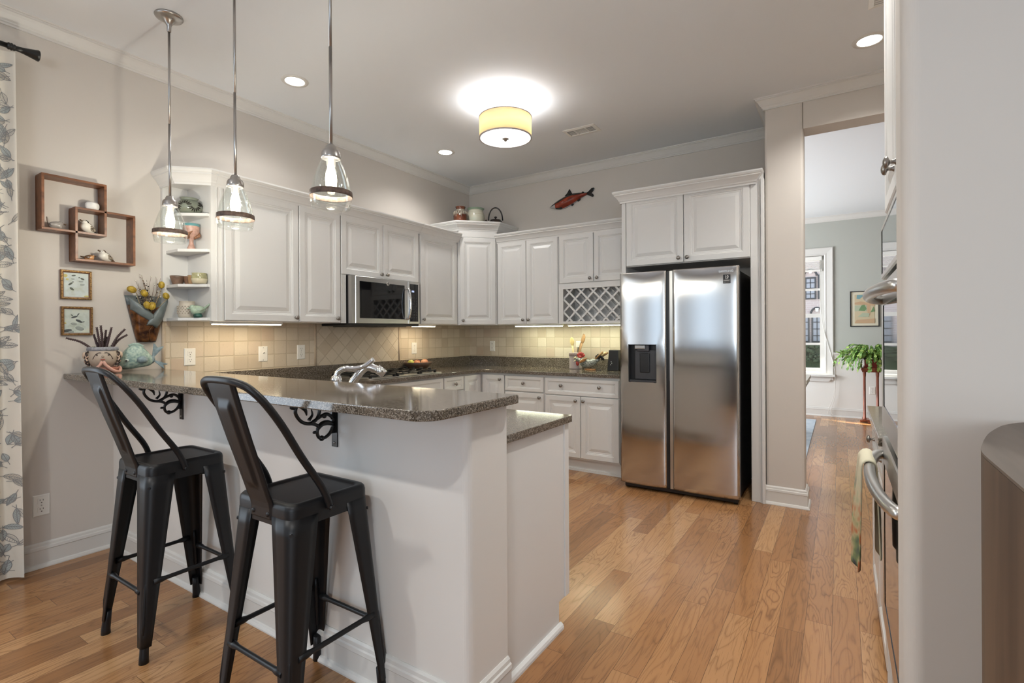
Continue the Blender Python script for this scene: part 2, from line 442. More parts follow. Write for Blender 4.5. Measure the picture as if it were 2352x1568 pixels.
# ================================================================== SETTING
CZ = 3.02
struct('floor', MB().box(-0.15, 7.0, -8.6, 4.35, -0.1, 0), M['floor'], 'oak plank floor running through kitchen and dining room')
struct('ceiling', MB().box(-0.15, 7.0, -8.6, 4.35, CZ, CZ + 0.12), M['ceil'], 'flat pale grey ceiling')
def wall_with_hole(axis, a0, a1, t0, t1, h0, h1, z0, z1, zt=CZ, split=None):
    """wall along an axis with one opening; split = height where a second material starts below"""
    mb = MB()
    def bx(p0, p1, q0, q1):
        segs = [(q0, q1, 0)]
        if split and q0 < split < q1: segs = [(q0, split, 1), (split, q1, 0)]
        elif split and q1 <= split: segs = [(q0, q1, 1)]
        for r0, r1, mi in segs:
            if axis == 'y': mb.box(t0, t1, p0, p1, r0, r1, mi)
            else: mb.box(p0, p1, t0, t1, r0, r1, mi)
    bx(a0, h0, 0, zt); bx(h1, a1, 0, zt); bx(h0, h1, 0, z0); bx(h0, h1, z1, zt)
    return mb
struct('wall_left', wall_with_hole('y', -8.6, 0.15, -0.15, 0.0, -5.80, -4.65, 0.4, 2.5), M['wall'], 'greige wall on the left of the kitchen')
struct('wall_back', MB().box(0.0, 3.40, 0.0, 0.15, 0, CZ), M['wall'], 'greige back wall behind the cabinets')
mb = MB().box(3.266, 3.519, -0.62, -0.44, 0, CZ).box(3.266, 3.40, -0.44, 0.0, 0, CZ)
struct('wall_opening', mb, M['wall'], 'greige wall end beside the refrigerator', bevel=0.018)
struct('wall_header', MB().box(3.519, 4.5, -0.62, -0.44, 2.75, CZ), M['wall'], 'greige header above the dining room opening')
struct('wall_right', MB().prism([(7.0, -3.53), (3.852, -3.53)] + [(3.852 - 0.020 * math.sin(a), -3.550 + 0.020 * math.cos(a)) for a in [i * PI / 16 for i in range(1, 9)]] + [(3.862 - 0.030 * math.cos(a), -3.630 - 0.030 * math.sin(a)) for a in [i * PI / 28 for i in range(15)]] + [(7.0, -3.66)], 0, CZ), M['wall'], 'pale wall end with rounded corner at the right of the photo')
struct('wall_oven_side', MB().box(4.5, 4.62, -3.53, -0.44, 0, CZ), M['wall'])
struct('wall_rear', wall_with_hole('x', -0.15, 7.0, -8.6, -8.45, 0.6, 6.5, 0.75, 2.45).box(2.0, 3.9, -8.6, -8.45, 0.75, 2.45), M['wall'])
struct('wall_east', MB().box(7.0, 7.15, -8.6, 4.35, 0, CZ), M['wall'])
struct('wall_dining_far', wall_with_hole('x', -0.15, 7.0, 4.2, 4.35, 2.5, 3.54, 0.63, 2.44, split=0.9), [M['dwall'], M['dwall2']], 'grey-green dining room wall above a pale dado')
struct('wall_dining_left', wall_with_hole('y', 0.15, 4.35, -0.15, 0.0, 0.9, 3.1, 0.65, 2.45), M['dwall'])
struct('sunblock_slabs', MB().box(-0.6, 7.2, 4.35, 4.78, 2.75, 2.9).box(-1.5, -0.15, -8.6, 4.35, 2.6, 2.75), M['trim'])  # unseen slabs added to block sun at side windows and trim the dining strip
# half wall of the peninsula
WY0, WY1, WX1 = -3.568, -3.345, 2.735
mb = MB().prism([(0, WY0)] + [(WX1 - 0.028 + 0.028 * math.sin(a), WY0 + 0.028 - 0.028 * math.cos(a)) for a in [i * PI / 12 for i in range(7)]] + [(WX1, WY1), (0, WY1)], 0, 1.033)
struct('wall_peninsula', mb, M['wall_lit'], 'half wall coloured lighter for daylight, carrying the raised bar')
# crown mouldings
cp = [(0, -0.080), (0.010, -0.080), (0.010, -0.070), (0.016, -0.066), (0.018, -0.060), (0.026, -0.052), (0.040, -0.030), (0.050, -0.018), (0.056, -0.016), (0.056, -0.008), (0.064, -0.006), (0.066, 0)]
cp = [(d, CZ + z) for d, z in cp]
struct('trim_1', MB().sweep([(0, -8.45), (0, 0), (3.266, 0), (3.266, -0.62), (4.5, -0.62), (4.5, -3.53)], cp), M['trim'], 'crown moulding around the kitchen ceiling')
struct('trim_2', MB().sweep([(0, 4.2), (7.0, 4.2)], cp), M['trim'], 'crown moulding on the dining room wall')
# baseboards
bp = [(0, 0), (0.030, 0), (0.030, 0.006), (0.024, 0.018), (0.016, 0.022), (0.016, 0.094), (0.019, 0.098), (0.017, 0.112), (0.012, 0.116), (0.010, 0.128), (0.003, 0.136), (0, 0.136)]
struct('baseboard_left', MB().sweep([(0, -8.45), (0, WY0)], bp), M['trim'], 'white baseboard along the left wall')
struct('baseboard_peninsula', MB().sweep([(0, WY0), (WX1, WY0), (WX1, WY1)], bp), M['trim'], 'white baseboard wrapping the peninsula wall')
struct('baseboard_opening', MB().sweep([(3.266, -0.50), (3.266, -0.62), (3.519, -0.62), (3.519, -0.44), (3.40, -0.44)], bp), M['trim'], 'white baseboard wrapping the wall end by the refrigerator')
struct('baseboard_dining', MB().sweep([(0, 4.2), (7.0, 4.2)], bp), M['trim'], 'white baseboard on the dining room wall')
rp = [(0, 0.855), (0.010, 0.858), (0.014, 0.868), (0.010, 0.885), (0.016, 0.925), (0.030, 0.940), (0.036, 0.955), (0.030, 0.962), (0, 0.965)]
struct('trim_3', MB().sweep([(3.66, 4.2), (7.0, 4.2)], rp), M['trim'], 'white chair rail right of the dining window')
struct('trim_4', MB().sweep([(0, 4.2), (2.38, 4.2)], rp), M['trim'])
# tiled backsplash
bs = MB().box(0, 0.010, -3.285, -2.160, 1.016, 1.372)
struct('trim_5', bs, M['tile_y'], 'tumbled tile backsplash left of the cooktop')
struct('trim_6', MB().box(0, 0.010, -2.140, -1.190, 1.016, 1.372), M['tile_d'], 'diagonal tile backsplash behind the cooktop')
struct('trim_7', MB().box(0, 0.010, -1.170, 0.0, 1.016, 1.372), M['tile_y'], 'tumbled tile backsplash between cooktop and corner')
struct('trim_8', MB().box(0.010, 2.15, -0.010, 0.0, 1.016, 1.372), M['tile_x'], 'tumbled tile backsplash on the back wall')
for i, yy_ in enumerate((-3.295, -2.150, -1.180)):
    struct('trim_%d' % (9 + i), MB().tube([(0.008, yy_, 1.016), (0.008, yy_, 1.372)], 0.011, 8), M['tiletrim'])

# dining room window
w1 = struct('window_1', MB().rects((2.38, 4.2, 0.55), (1, 0, 0), (0, -1, 0), 1.28, 2.005, [(0, 0), (0, 0.018), (0.012, 0.026), (0.05, 0.020), (0.085, 0.016), (0.105, 0.020), (0.118, 0.010), (0.12, -0.10)], cap=False)
            .box(2.36, 3.675, 4.12, 4.20, 0.600, 0.632).prism([(2.40, 0.525), (3.60, 0.525), (3.64, 0.6), (2.38, 0.6)], 4.172, 4.2, lambda a, b, h: (a, h, b)), M['trim'], 'white framed dining room window')
fr = MB()
fr.box(2.5, 2.56, 4.25, 4.30, 0.63, 2.44).box(3.48, 3.54, 4.25, 4.30, 0.63, 2.44).box(2.56, 3.48, 4.25, 4.30, 0.63, 0.72).box(2.56, 3.48, 4.25, 4.30, 2.37, 2.44)
fr.box(2.56, 3.48, 4.25, 4.30, 1.50, 1.56)
for zz in (1.93, 1.09): fr.box(2.56, 3.48, 4.26, 4.29, zz - 0.016, zz + 0.016)
fr.box(3.00, 3.03, 4.26, 4.29, 0.72, 2.37)
struct('frame', fr, M['trim'], parent=w1)
struct('pane', MB().box(2.56, 3.48, 4.272, 4.276, 0.72, 2.37), M['pane'], parent=w1)
bl = MB(); 
for k in range(9): bl.box(2.53, 3.51, 4.205, 4.245, 2.235 + k * 0.014, 2.238 + k * 0.014)
bl.box(2.53, 3.51, 4.20, 4.25, 2.37, 2.43).box(2.53, 3.51, 4.205, 4.245, 2.205, 2.228)
t = Thing('window_blind', 'white raised slat blind at the top of the dining window', 'blind')
t.part('slats', bl, M['plate'])
t.part('cord', MB().tube(bez([(3.49, 4.205, 2.22), (3.50, 4.18, 1.5), (3.62, 4.17, 0.95), (3.668, 4.155, 0.70), (3.66, 4.15, 0.35), (3.58, 4.15, 0.07), (3.63, 4.155, 0.02)], 8), 0.0035, 5)
       .tube(bez([(3.49, 4.205, 2.22), (3.505, 4.18, 1.5), (3.63, 4.17, 0.9), (3.672, 4.155, 0.68), (3.665, 4.15, 0.3), (3.62, 4.15, 0.1), (3.65, 4.155, 0.015)], 8), 0.0035, 5), M['plate'])
t.done()

# neighbouring house beyond the dining window
g = G('mauve_brick'); P, x, y, z = g.pos()
br = g.n('TexBrick', i_Vector=g.vec(x, z, 0), i_Scale=1.0, i_Mortar_Size=0.008, i_Brick_Width=0.22, i_Row_Height=0.075, i_Color1=(0.60, 0.49, 0.46), i_Color2=(0.54, 0.43, 0.41), i_Mortar=(0.64, 0.57, 0.54))
g.set(Base_Color=br.outputs['Color'], Roughness=0.9); M['brick'] = g.m
M['hpane'] = mat('house_pane', (0.40, 0.41, 0.46), 0.2)
t = Thing('neighbour_house', 'mauve brick house seen through the dining room window', 'house')
t.part('wall', MB().box(-6, 10, 16, 16.3, -0.3, 8), M['brick'])
def house_window(x0, x1, z0, z1, arch, cols, rows):
    f = MB().rects((x0, 15.99, z0), (1, 0, 0), (0, -1, 0), x1 - x0, z1 - z0, [(0, -0.02), (0, 0.03), (0.05, 0.03), (0.05, 0.0)], cap=False)
    for c in range(1, cols): f.box(x0 + (x1 - x0) * c / cols - 0.012, x0 + (x1 - x0) * c / cols + 0.012, 15.965, 15.985, z0, z1)
    for r in range(1, rows): f.box(x0, x1, 15.965, 15.985, z0 + (z1 - z0) * r / rows - 0.012, z0 + (z1 - z0) * r / rows + 0.012)
    w = t.part('window', f, M['dark'])
    t.part('pane', MB().box(x0, x1, 15.985, 15.998, z0, z1), M['hpane'], sub=w)
    if arch:
        cx = (x0 + x1) / 2; a = MB().tube([(cx + (x1 - x0) * 0.55 * math.cos(q), 15.97, z1 + 0.05 + 0.22 * math.sin(q)) for q in [PI * i / 12 for i in range(13)]], 0.03, 6)
        t.part('arch_moulding', a, M['dark'], sub=w)
        t.part('keystone', MB().prism([(cx - 0.055, z1 + 0.26), (cx + 0.055, z1 + 0.26), (cx + 0.04, z1 + 0.13), (cx - 0.04, z1 + 0.13)], 15.9, 16.0, lambda a, b, h: (a, h, b)), M['plate'], sub=w)
house_window(2.70, 3.05, 2.42, 3.20, True, 2, 4)
house_window(1.2, 1.55, 2.42, 3.20, True, 2, 4)
house_window(2.50, 2.84, 0.90, 1.85, False, 2, 4); house_window(2.90, 3.24, 0.90, 1.85, True, 2, 4)
t.part('shutter', MB().box(3.10, 3.24, 15.93, 16.0, 2.42, 3.28), M['dark'])
t.done()
M['hedge'] = mat('hedge_leaves', (0.09, 0.12, 0.05), 0.8, col2=(0.02, 0.03, 0.012), nscale=60, bump=1.0)
hb = MB()
for k in range(420): hb.ell((random.uniform(1.2, 4.6), random.uniform(14.8, 15.5), random.uniform(0.30, 0.82)), (random.uniform(.05, .11), 0.09, random.uniform(.04, .09)), 6, 4)
hb.box(0.8, 5.0, 15.0, 15.5, -0.3, 0.72)
one('hedge', hb, M['hedge'], 'low dark hedge in front of the brick house', 'hedge', kind='stuff')
struct('ground', MB().box(-20, 20, 4.35, 40, -0.35, -0.30), mat('grey_paving', (0.62, 0.58, 0.58), 0.9, noise=0.15, nscale=3), 'grey paving outside the dining window')

# ================================================================== CABINETS
RAISED = [(0, -0.002), (0, 0.016), (0.004, 0.020), (0.046, 0.020), (0.050, 0.0165), (0.056, 0.0165), (0.060, 0.012), (0.070, 0.012), (0.074, 0.010), (0.098, 0.0175), (0.101, 0.0185)]
FLATP = [(0, -0.002), (0, 0.016), (0.004, 0.020), (0.030, 0.020), (0.034, 0.015), (0.038, 0.015), (0.042, 0.011)]
X3, Y3, Z3 = Vector((1, 0, 0)), Vector((0, 1, 0)), Vector((0, 0, 1))
KP = [(0.0095, 0), (0.0085, 0.003), (0.006, 0.006), (0.005, 0.014), (0.008, 0.017), (0.0155, 0.019), (0.0165, 0.0225), (0.0145, 0.027), (0.008, 0.0305), (0, 0.0315)]
def knob(p, n, sc=1.0):
    M_ = Vector(n).to_track_quat('Z', 'Y').to_matrix()
    return MB().lathe([(r * sc, z * sc) for r, z in KP], p, 14, 0, M_)
def door(t, o, u, n, w, h, kp=None, drawer=False, name=None):
    """o: lower corner on the carcass face; kp: knob positions (along u, up)"""
    o, u, n = Vector(o), Vector(u), Vector(n)
    rings = [r for r in (FLATP if drawer else RAISED) if r[0] < min(w, h) / 2 - 0.005]
    d = t.part(name or ('drawer' if drawer else 'door'), MB().rects(o, u, n, w, h, rings), M['cab'])
    for a, b in (kp or []): t.part('knob', knob(o + u * a + Z3 * b + n * 0.0195, n), M['pewter'], sub=d, label='round pewter knob')
    return d
CC = [(0, -0.012), (0.006, -0.012), (0.008, 0.0), (0.014, 0.006), (0.018, 0.016), (0.030, 0.034), (0.038, 0.044), (0.046, 0.050), (0.046, 0.058), (0.052, 0.062), (0.058, 0.074), (0.058, 0.084), (0, 0.084)]
def crown(path, z): return MB().sweep(path, [(d, z + h) for d, h in CC])
G_LU = 'upper cabinets along the left wall'; G_BU = 'upper cabinets along the back wall'; G_B = 'base cabinets'
UB, UT = 1.372, 2.252
# --- open end shelf
t = Thing('open_shelf_unit', 'white open corner shelf unit at the left end of the upper cabinets', 'shelf', None)
bk = MB().box(0.002, 0.020, -3.300, -3.1335, UB, 2.30).box(0.020, 0.345, -3.150, -3.1335, UB, 2.30).box(0.002, 0.030, -3.305, -3.285, UB, 2.30)
bk.box(0.325, 0.346, -3.160, -3.1335, UB, UT)
t.part('back_panel', bk, M['cab'])
SH = [(0.020, -3.150), (0.020, -3.285), (0.185, -3.285), (0.325, -3.175), (0.325, -3.150)]
for zz in (1.374, 1.590, 1.815, 2.045): t.part('shelf', MB().prism(SH, zz, zz + 0.019), M['cab'], bevel=0.002)
t.part('top_panel', MB().prism([(0.002, -3.1335), (0.002, -3.303), (0.20, -3.303), (0.337, -3.165), (0.337, -3.1335)], 2.262, 2.30), M['cab'])
t.part('crown', crown([(0.002, -3.303), (0.20, -3.303), (0.345, -3.158), (0.345, -3.1335)], UT), M['cab'])
t.done()
# --- left wall uppers
t = Thing('upper_cabinet', 'white upper cabinet with a wide and a narrow door, left of the microwave', 'cabinet', G_LU)
t.part('body', MB().box(0.002, 0.330, -3.133, -2.152, UB, 2.30), M['cab'])
door(t, (0.330, -3.076, 1.376), Y3, X3, 0.541, UT - 1.380, [(0.514, 0.032)])
door(t, (0.330, -2.527, 1.376), Y3, X3, 0.370, UT - 1.380, [(0.334, 0.032)])
t.part('face_frame', MB().box(0.330, 0.345, -3.133, -3.080, UB, UT).box(0.345, 0.350, -3.130, -3.122, UB, UT).box(0.345, 0.350, -3.098, -3.090, UB, UT), M['cab'])
t.part('crown', crown([(0.345, -3.133), (0.345, -2.152)], UT), M['cab'])
t.done()
t = Thing('upper_cabinet', 'white two-door upper cabinet directly over the microwave', 'cabinet', G_LU)
t.part('body', MB().box(0.002, 0.330, -2.150, -1.232, 1.768, 2.30), M['cab'])
fl = MB().box(0.002, 0.345, -2.150, -2.100, UB, 1.768)
for k in range(5): fl.box(0.345, 0.348, -2.146 + k * 0.009, -2.141 + k * 0.009, UB + .01, 1.768)
t.part('filler_strip', fl, M['cab'])
door(t, (0.330, -2.146, 1.770), Y3, X3, 0.445, UT - 1.774, [(0.416, 0.034)])
door(t, (0.330, -1.696, 1.770), Y3, X3, 0.446, UT - 1.774, [(0.034, 0.034)])
t.part('crown', crown([(0.345, -2.150), (0.345, -1.232)], UT), M['cab'])
t.done()
t = Thing('upper_cabinet', 'white single-door upper cabinet right of the microwave', 'cabinet', G_LU)
t.part('body', MB().box(0.002, 0.330, -1.230, -0.642, UB, 2.30), M['cab'])
door(t, (0.330, -1.222, 1.376), Y3, X3, 0.550, UT - 1.380, [(0.028, 0.045)])
t.part('crown', crown([(0.345, -1.230), (0.345, -0.6425)], UT), M['cab'])
t.done()
# --- diagonal corner cabinet
CT = 2.455
t = Thing('corner_cabinet', 'tall white diagonal corner cabinet topped with three pots', 'cabinet', None)
CPOLY = [(0.002, -0.002), (0.002, -0.640), (0.338, -0.640), (0.635, -0.342), (0.635, -0.002)]
t.part('body', MB().prism(CPOLY, UB, CT), M['cab'])
dg = Vector((0.297, 0.298, 0)).normalized(); dn = Vector((dg.y, -dg.x, 0)); Ld = 0.4207
door(t, Vector((0.338, -0.640, 1.376)) + dg * 0.018, dg, dn, Ld - 0.036, 2.300 - 1.376, [(0.030, 0.045)])
t.part('frieze', MB().obox(Vector((0.338, -0.640, 2.306)) + dg * 0.014, dg * (Ld - 0.028), dn * 0.010, Z3 * 0.09), M['cab'])
t.part('crown', crown([(0.002, -0.645), (0.342, -0.645), (0.640, -0.346), (0.640, -0.002)], 2.385), M['cab'])
t.done()
# --- back wall uppers
t = Thing('upper_cabinet', 'white tall two-door upper cabinet right of the corner cabinet', 'cabinet', G_BU)
t.part('body', MB().box(0.640, 1.380, -0.330, -0.002, UB, 2.30), M['cab'])
door(t, (0.646, -0.330, 1.376), X3, -Y3, 0.355, UT - 1.380, [(0.325, 0.045)])
door(t, (1.007, -0.330, 1.376), X3, -Y3, 0.366, UT - 1.380, [(0.030, 0.045)])
t.part('crown', crown([(0.640, -0.345), (1.381, -0.345)], UT), M['cab'])
t.done()
t = Thing('upper_cabinet', 'white two-door upper cabinet with a wine lattice beneath, left of the refrigerator', 'cabinet', G_BU)
t.part('body', MB().box(1.382, 2.150, -0.330, -0.002, 1.768, 2.30), M['cab'])
door(t, (1.390, -0.330, 1.772), X3, -Y3, 0.366, UT - 1.776, [(0.336, 0.036)])
door(t, (1.762, -0.330, 1.772), X3, -Y3, 0.366, UT - 1.776, [(0.036, 0.036)])
wr = MB().box(1.382, 1.430, -0.345, -0.330, UB, 1.768).box(2.100, 2.150, -0.345, -0.330, UB, 1.768).box(1.43, 2.10, -0.345, -0.330, 1.715, 1.768).box(1.43, 2.10, -0.345, -0.330, UB, 1.396)
wr.box(1.382, 1.40, -0.330, -0.002, UB, 1.768).box(2.132, 2.150, -0.330, -0.002, UB, 1.768).box(1.40, 2.132, -0.020, -0.002, UB, 1.768).box(1.40, 2.132, -0.330, -0.02, UB, 1.390)
t.part('rack_case', wr, M['cab'])
lat = MB()
zl0, zl1, xl0, xl1 = 1.394, 1.716, 1.428, 2.102
for yy_ in (-0.330, -0.110):
    for sg in (1, -1):
        for k in range(-6, 14):
            x0 = xl0 + k * 0.128 + 0.03; a, b = (x0, zl0), (x0 + (zl1 - zl0), zl1)
            if sg < 0: a, b = (x0, zl1), (x0 + (zl1 - zl0), zl0)
            t0, t1 = 0.0, 1.0
            if a[0] < xl0: t0 = (xl0 - a[0]) / (b[0] - a[0])
            if b[0] > xl1: t1 = (xl1 - a[0]) / (b[0] - a[0])
            if t1 - t0 < 0.05: continue
            p = Vector((a[0] + (b[0] - a[0]) * t0, yy_ + (0.004 if sg > 0 else -0.004), a[1] + (b[1] - a[1]) * t0)); q = Vector((a[0] + (b[0] - a[0]) * t1, p.y, a[1] + (b[1] - a[1]) * t1))
            d_ = (q - p).normalized(); nrm = Vector((-d_.z, 0, d_.x)) * 0.017
            lat.obox(p - nrm / 2, q - p, nrm, (0, 0.012, 0))
t.part('wine_lattice', lat, M['cab'])
t.part('crown', crown([(1.381, -0.345), (2.153, -0.345)], UT), M['cab'])
t.done()
# --- refrigerator surround
t = Thing('refrigerator_cabinet', 'deep white cabinet over the refrigerator with a tall side pilaster', 'cabinet', None)
FT = 2.43
t.part('body', MB().box(2.155, 3.168, -0.630, -0.002, 1.845, FT + 0.05), M['cab'])
t.part('side_panel', MB().box(2.155, 2.190, -0.650, -0.002, 0, FT + 0.05), M['cab'], bevel=0.002)
pl = MB().box(3.168, 3.258, -0.640, -0.002, 0, FT + 0.05).box(3.242, 3.264, -0.660, -0.60, 0.0, FT).box(3.228, 3.238, -0.646, -0.63, 0.0, FT)
t.part('pilaster', pl, M['cab'], bevel=0.003)
door(t, (2.194, -0.630, 1.850), X3, -Y3, 0.479, FT - 1.852, [(0.445, 0.036)])
door(t, (2.679, -0.630, 1.850), X3, -Y3, 0.487, FT - 1.852, [(0.028, 0.036)])
t.part('crown', crown([(2.150, -0.33), (2.150, -0.655), (3.203, -0.655), (3.203, -0.55)], 2.405), M['cab'])
t.done()

# --- base cabinets
BT = 0.884
t = Thing('base_cabinet', 'white corner base cabinet with two doors meeting in the inside corner', 'cabinet', G_B)
t.part('body', MB().prism([(0.02, -0.02), (0.02, -0.900), (0.600, -0.900), (0.600, -0.600), (0.905, -0.600), (0.905, -0.02)], 0.12, BT).prism([(0.02, -0.02), (0.02, -0.90), (0.545, -0.90), (0.545, -0.545), (0.905, -0.545), (0.905, -0.02)], 0, 0.12), M['cab'])
door(t, (0.600, -0.889, 0.135), Y3, X3, 0.262, 0.728)
door(t, (0.634, -0.600, 0.135), X3, -Y3, 0.268, 0.728, [(0.224, 0.684)])
t.done()
t = Thing('base_cabinet', 'white base cabinet with one drawer over one door, right of the inside corner', 'cabinet', G_B)
t.part('body', MB().box(0.907, 1.362, -0.600, -0.02, 0.12, BT).box(0.907, 1.362, -0.545, -0.02, 0, 0.12), M['cab'])
door(t, (0.914, -0.600, 0.713), X3, -Y3, 0.440, 0.148, [(0.220, 0.080)], True)
door(t, (0.914, -0.600, 0.135), X3, -Y3, 0.440, 0.566, [(0.402, 0.528)])
t.done()
t = Thing('base_cabinet', 'white wide base cabinet with a two-knob drawer and two doors beside the refrigerator', 'cabinet', G_B)
t.part('body', MB().box(1.364, 2.110, -0.600, -0.02, 0.12, BT).box(1.364, 2.110, -0.545, -0.02, 0, 0.12).box(1.364, 2.110, -0.560, -0.545, 0, 0.022), M['cab'])
door(t, (1.372, -0.600, 0.704), X3, -Y3, 0.735, 0.156, [(0.176, 0.088), (0.559, 0.088)], True)
door(t, (1.372, -0.600, 0.135), X3, -Y3, 0.366, 0.562, [(0.326, 0.524)])
door(t, (1.744, -0.600, 0.135), X3, -Y3, 0.364, 0.562, [(0.030, 0.524)])
t.done()
t = Thing('base_cabinet', 'white narrow drawer cabinet between the cooktop and the corner', 'cabinet', G_B)
t.part('body', MB().box(0.02, 0.600, -1.203, -0.902, 0.12, BT).box(0.02, 0.545, -1.203, -0.902, 0, 0.12), M['cab'])
door(t, (0.600, -1.196, 0.735), Y3, X3, 0.285, 0.130, [(0.150, 0.062)], True)
for k in range(2): door(t, (0.600, -1.196, 0.135 + k * 0.298), Y3, X3, 0.285, 0.290, [(0.145, 0.145)], True)
t.done()
t = Thing('base_cabinet', 'white base cabinet with a long false front under the cooktop', 'cabinet', G_B)
t.part('body', MB().box(0.02, 0.600, -2.120, -1.205, 0.12, BT).box(0.02, 0.545, -2.120, -1.205, 0, 0.12), M['cab'])
t.part('false_front', MB().rects((0.600, -2.110, 0.735), Y3, X3, 0.895, 0.130, FLATP), M['cab'])
door(t, (0.600, -2.110, 0.135), Y3, X3, 0.444, 0.590, [(0.410, 0.550)]); door(t, (0.600, -1.660, 0.135), Y3, X3, 0.444, 0.590, [(0.034, 0.550)])
t.done()
t = Thing('peninsula_cabinet', 'white peninsula base cabinet run with a plain end panel behind the half wall', 'cabinet', None)
t.part('body', MB().box(0.02, 2.690, -3.343, -2.822, 0.12, 0.660).box(0.02, 0.600, -2.82, -2.125, 0.12, BT).box(0.02, 2.690, -3.343, -2.90, 0, 0.12).box(0.02, 2.69, -3.343, -3.33, 0.66, BT).box(0.02, 2.69, -2.84, -2.822, 0.66, BT), M['cab'])
t.part('end_panel', MB().prism([(-3.343, 0), (-2.895, 0), (-2.895, 0.115), (-2.808, 0.115), (-2.808, BT), (-3.343, BT)], 2.690, 2.706, lambda a, b, h: (h, a, b)), M['cab'], bevel=0.002)
t.part('corner_bead', MB().box(2.706, 2.712, -2.845, -2.808, 0.12, BT), M['cab'])
t.part('shoe_moulding', MB().sweep([(2.706, -3.335), (2.706, -2.885)], [(0, 0), (0.018, 0), (0.018, 0.010), (0.014, 0.020), (0.006, 0.026), (0, 0.027)]), M['cab'])
for k in range(4): door(t, (0.66 + (k + 1) * 0.5, -2.822, 0.135), -X3, Y3, 0.49, 0.70)
t.done()

# ================================================================== COUNTERTOPS
CD = 0.644
t = Thing('countertop', 'dark speckled granite worktop running round three sides at cabinet height', 'countertop')
OP = [(0.002, -0.002), (2.125, -0.002), (2.125, -CD), (CD + 0.02, -CD), (CD, -CD - 0.02), (CD, -2.789), (2.716, -2.789), (2.726, -2.799), (2.726, -3.343), (0.002, -3.343)]
t.part('slab', MB().prism(OP, 0.884, 0.914), M['granite'], bevel=0.003)
t.part('upstand', MB().box(0.002, 0.022, -3.32, -0.022, 0.914, 1.016).box(0.002, 2.125, -0.022, -0.002, 0.914, 1.016), M['granite'])
t.done()
BX1, BY0, BY1 = 2.779, -3.805, -3.3255
bar = [(0.002, BY0)] + [(BX1 - 0.075 + 0.075 * math.sin(a), BY0 + 0.075 - 0.075 * math.cos(a)) for a in [i * PI / 20 for i in range(11)]] + [(BX1 - 0.012 + 0.012 * math.cos(a), BY1 - 0.012 + 0.012 * math.sin(a)) for a in [i * PI / 8 for i in range(5)]] + [(0.002, BY1)]
one('bar_countertop', MB().prism(bar, 1.034, 1.065), M['granite'], 'raised granite bar top with a rounded corner on the half wall', 'countertop', bevel=0.004)

# scrolled iron brackets under the bar
def bracket(x):
    t = Thing('shelf_bracket', 'b', 'bracket', 'iron brackets under the bar')
    y0 = WY0
    def p(a, b): return (x, y0 - a, 1.034 - b)
    t.part('plate', MB().box(x - 0.016, x + 0.016, y0 - 0.005, y0, 0.846, 1.034).box(x - 0.016, x + 0.016, y0 - 0.17, y0, 1.029, 1.034).box(x - 0.004, x + 0.004, y0 - 0.018, y0 - 0.004, 0.90, 1.01), M['iron'])
    m = MB(); r = 0.0065
    m.tube(bez([p(0.165, 0.004), p(0.172, 0.035), p(0.150, 0.068), p(0.118, 0.082), p(0.092, 0.076), p(0.076, 0.058), p(0.070, 0.030), p(0.074, 0.002)], 6), r, 8)
    m.tube(bez([p(0.118, 0.082), p(0.098, 0.086), p(0.078, 0.098), p(0.082, 0.120), p(0.074, 0.140), p(0.052, 0.146), p(0.026, 0.132), p(0.010, 0.105)], 6), r, 8)
    m.tube(bez([p(0.082, 0.110), p(0.062, 0.092), p(0.036, 0.090), p(0.008, 0.100)], 6), [r + 0.004 * math.sin(PI * i / 18) for i in range(19)], 8)
    m.tube(bez([p(0.105, 0.080), p(0.075, 0.066), p(0.045, 0.056), p(0.022, 0.066), p(0.006, 0.088)], 6), r, 8)
    m.tube(bez([p(0.150, 0.010), p(0.132, 0.030), p(0.126, 0.050)], 6), [0.011 - 0.0007 * i for i in range(13)], 8)
    m.tube(bez([p(0.118, 0.070), p(0.103, 0.052), p(0.106, 0.030)], 6), [0.007 - 0.0004 * i for i in range(13)], 8)
    m.ell(p(0.178, 0.014), (0.008, 0.017, 0.009), 10, 6).ell(p(0.062, 0.145), 0.011, 10, 6).ell(p(0.050, 0.063), 0.009, 10, 6).ell(p(0.092, 0.118), (0.006, 0.010, 0.006), 8, 6)
    t.part('scrollwork', m, M['iron'])
    t.part('screw', MB().lathe([(0.0045, 0), (0.004, 0.002), (0, 0.003)], (x, y0 - 0.005, 0.862), 10, 0, Vector((0, -1, 0)).to_track_quat('Z', 'Y').to_matrix()), M['nickel'])
    return t.done()
b0 = bracket(0.864); b0['label'] = 'black scrolled iron bracket under the bar behind the left stool'
dup(b0, (b0.location.x + 1.221, b0.location.y, b0.location.z), 'black scrolled iron bracket under the bar at the middle of the peninsula')

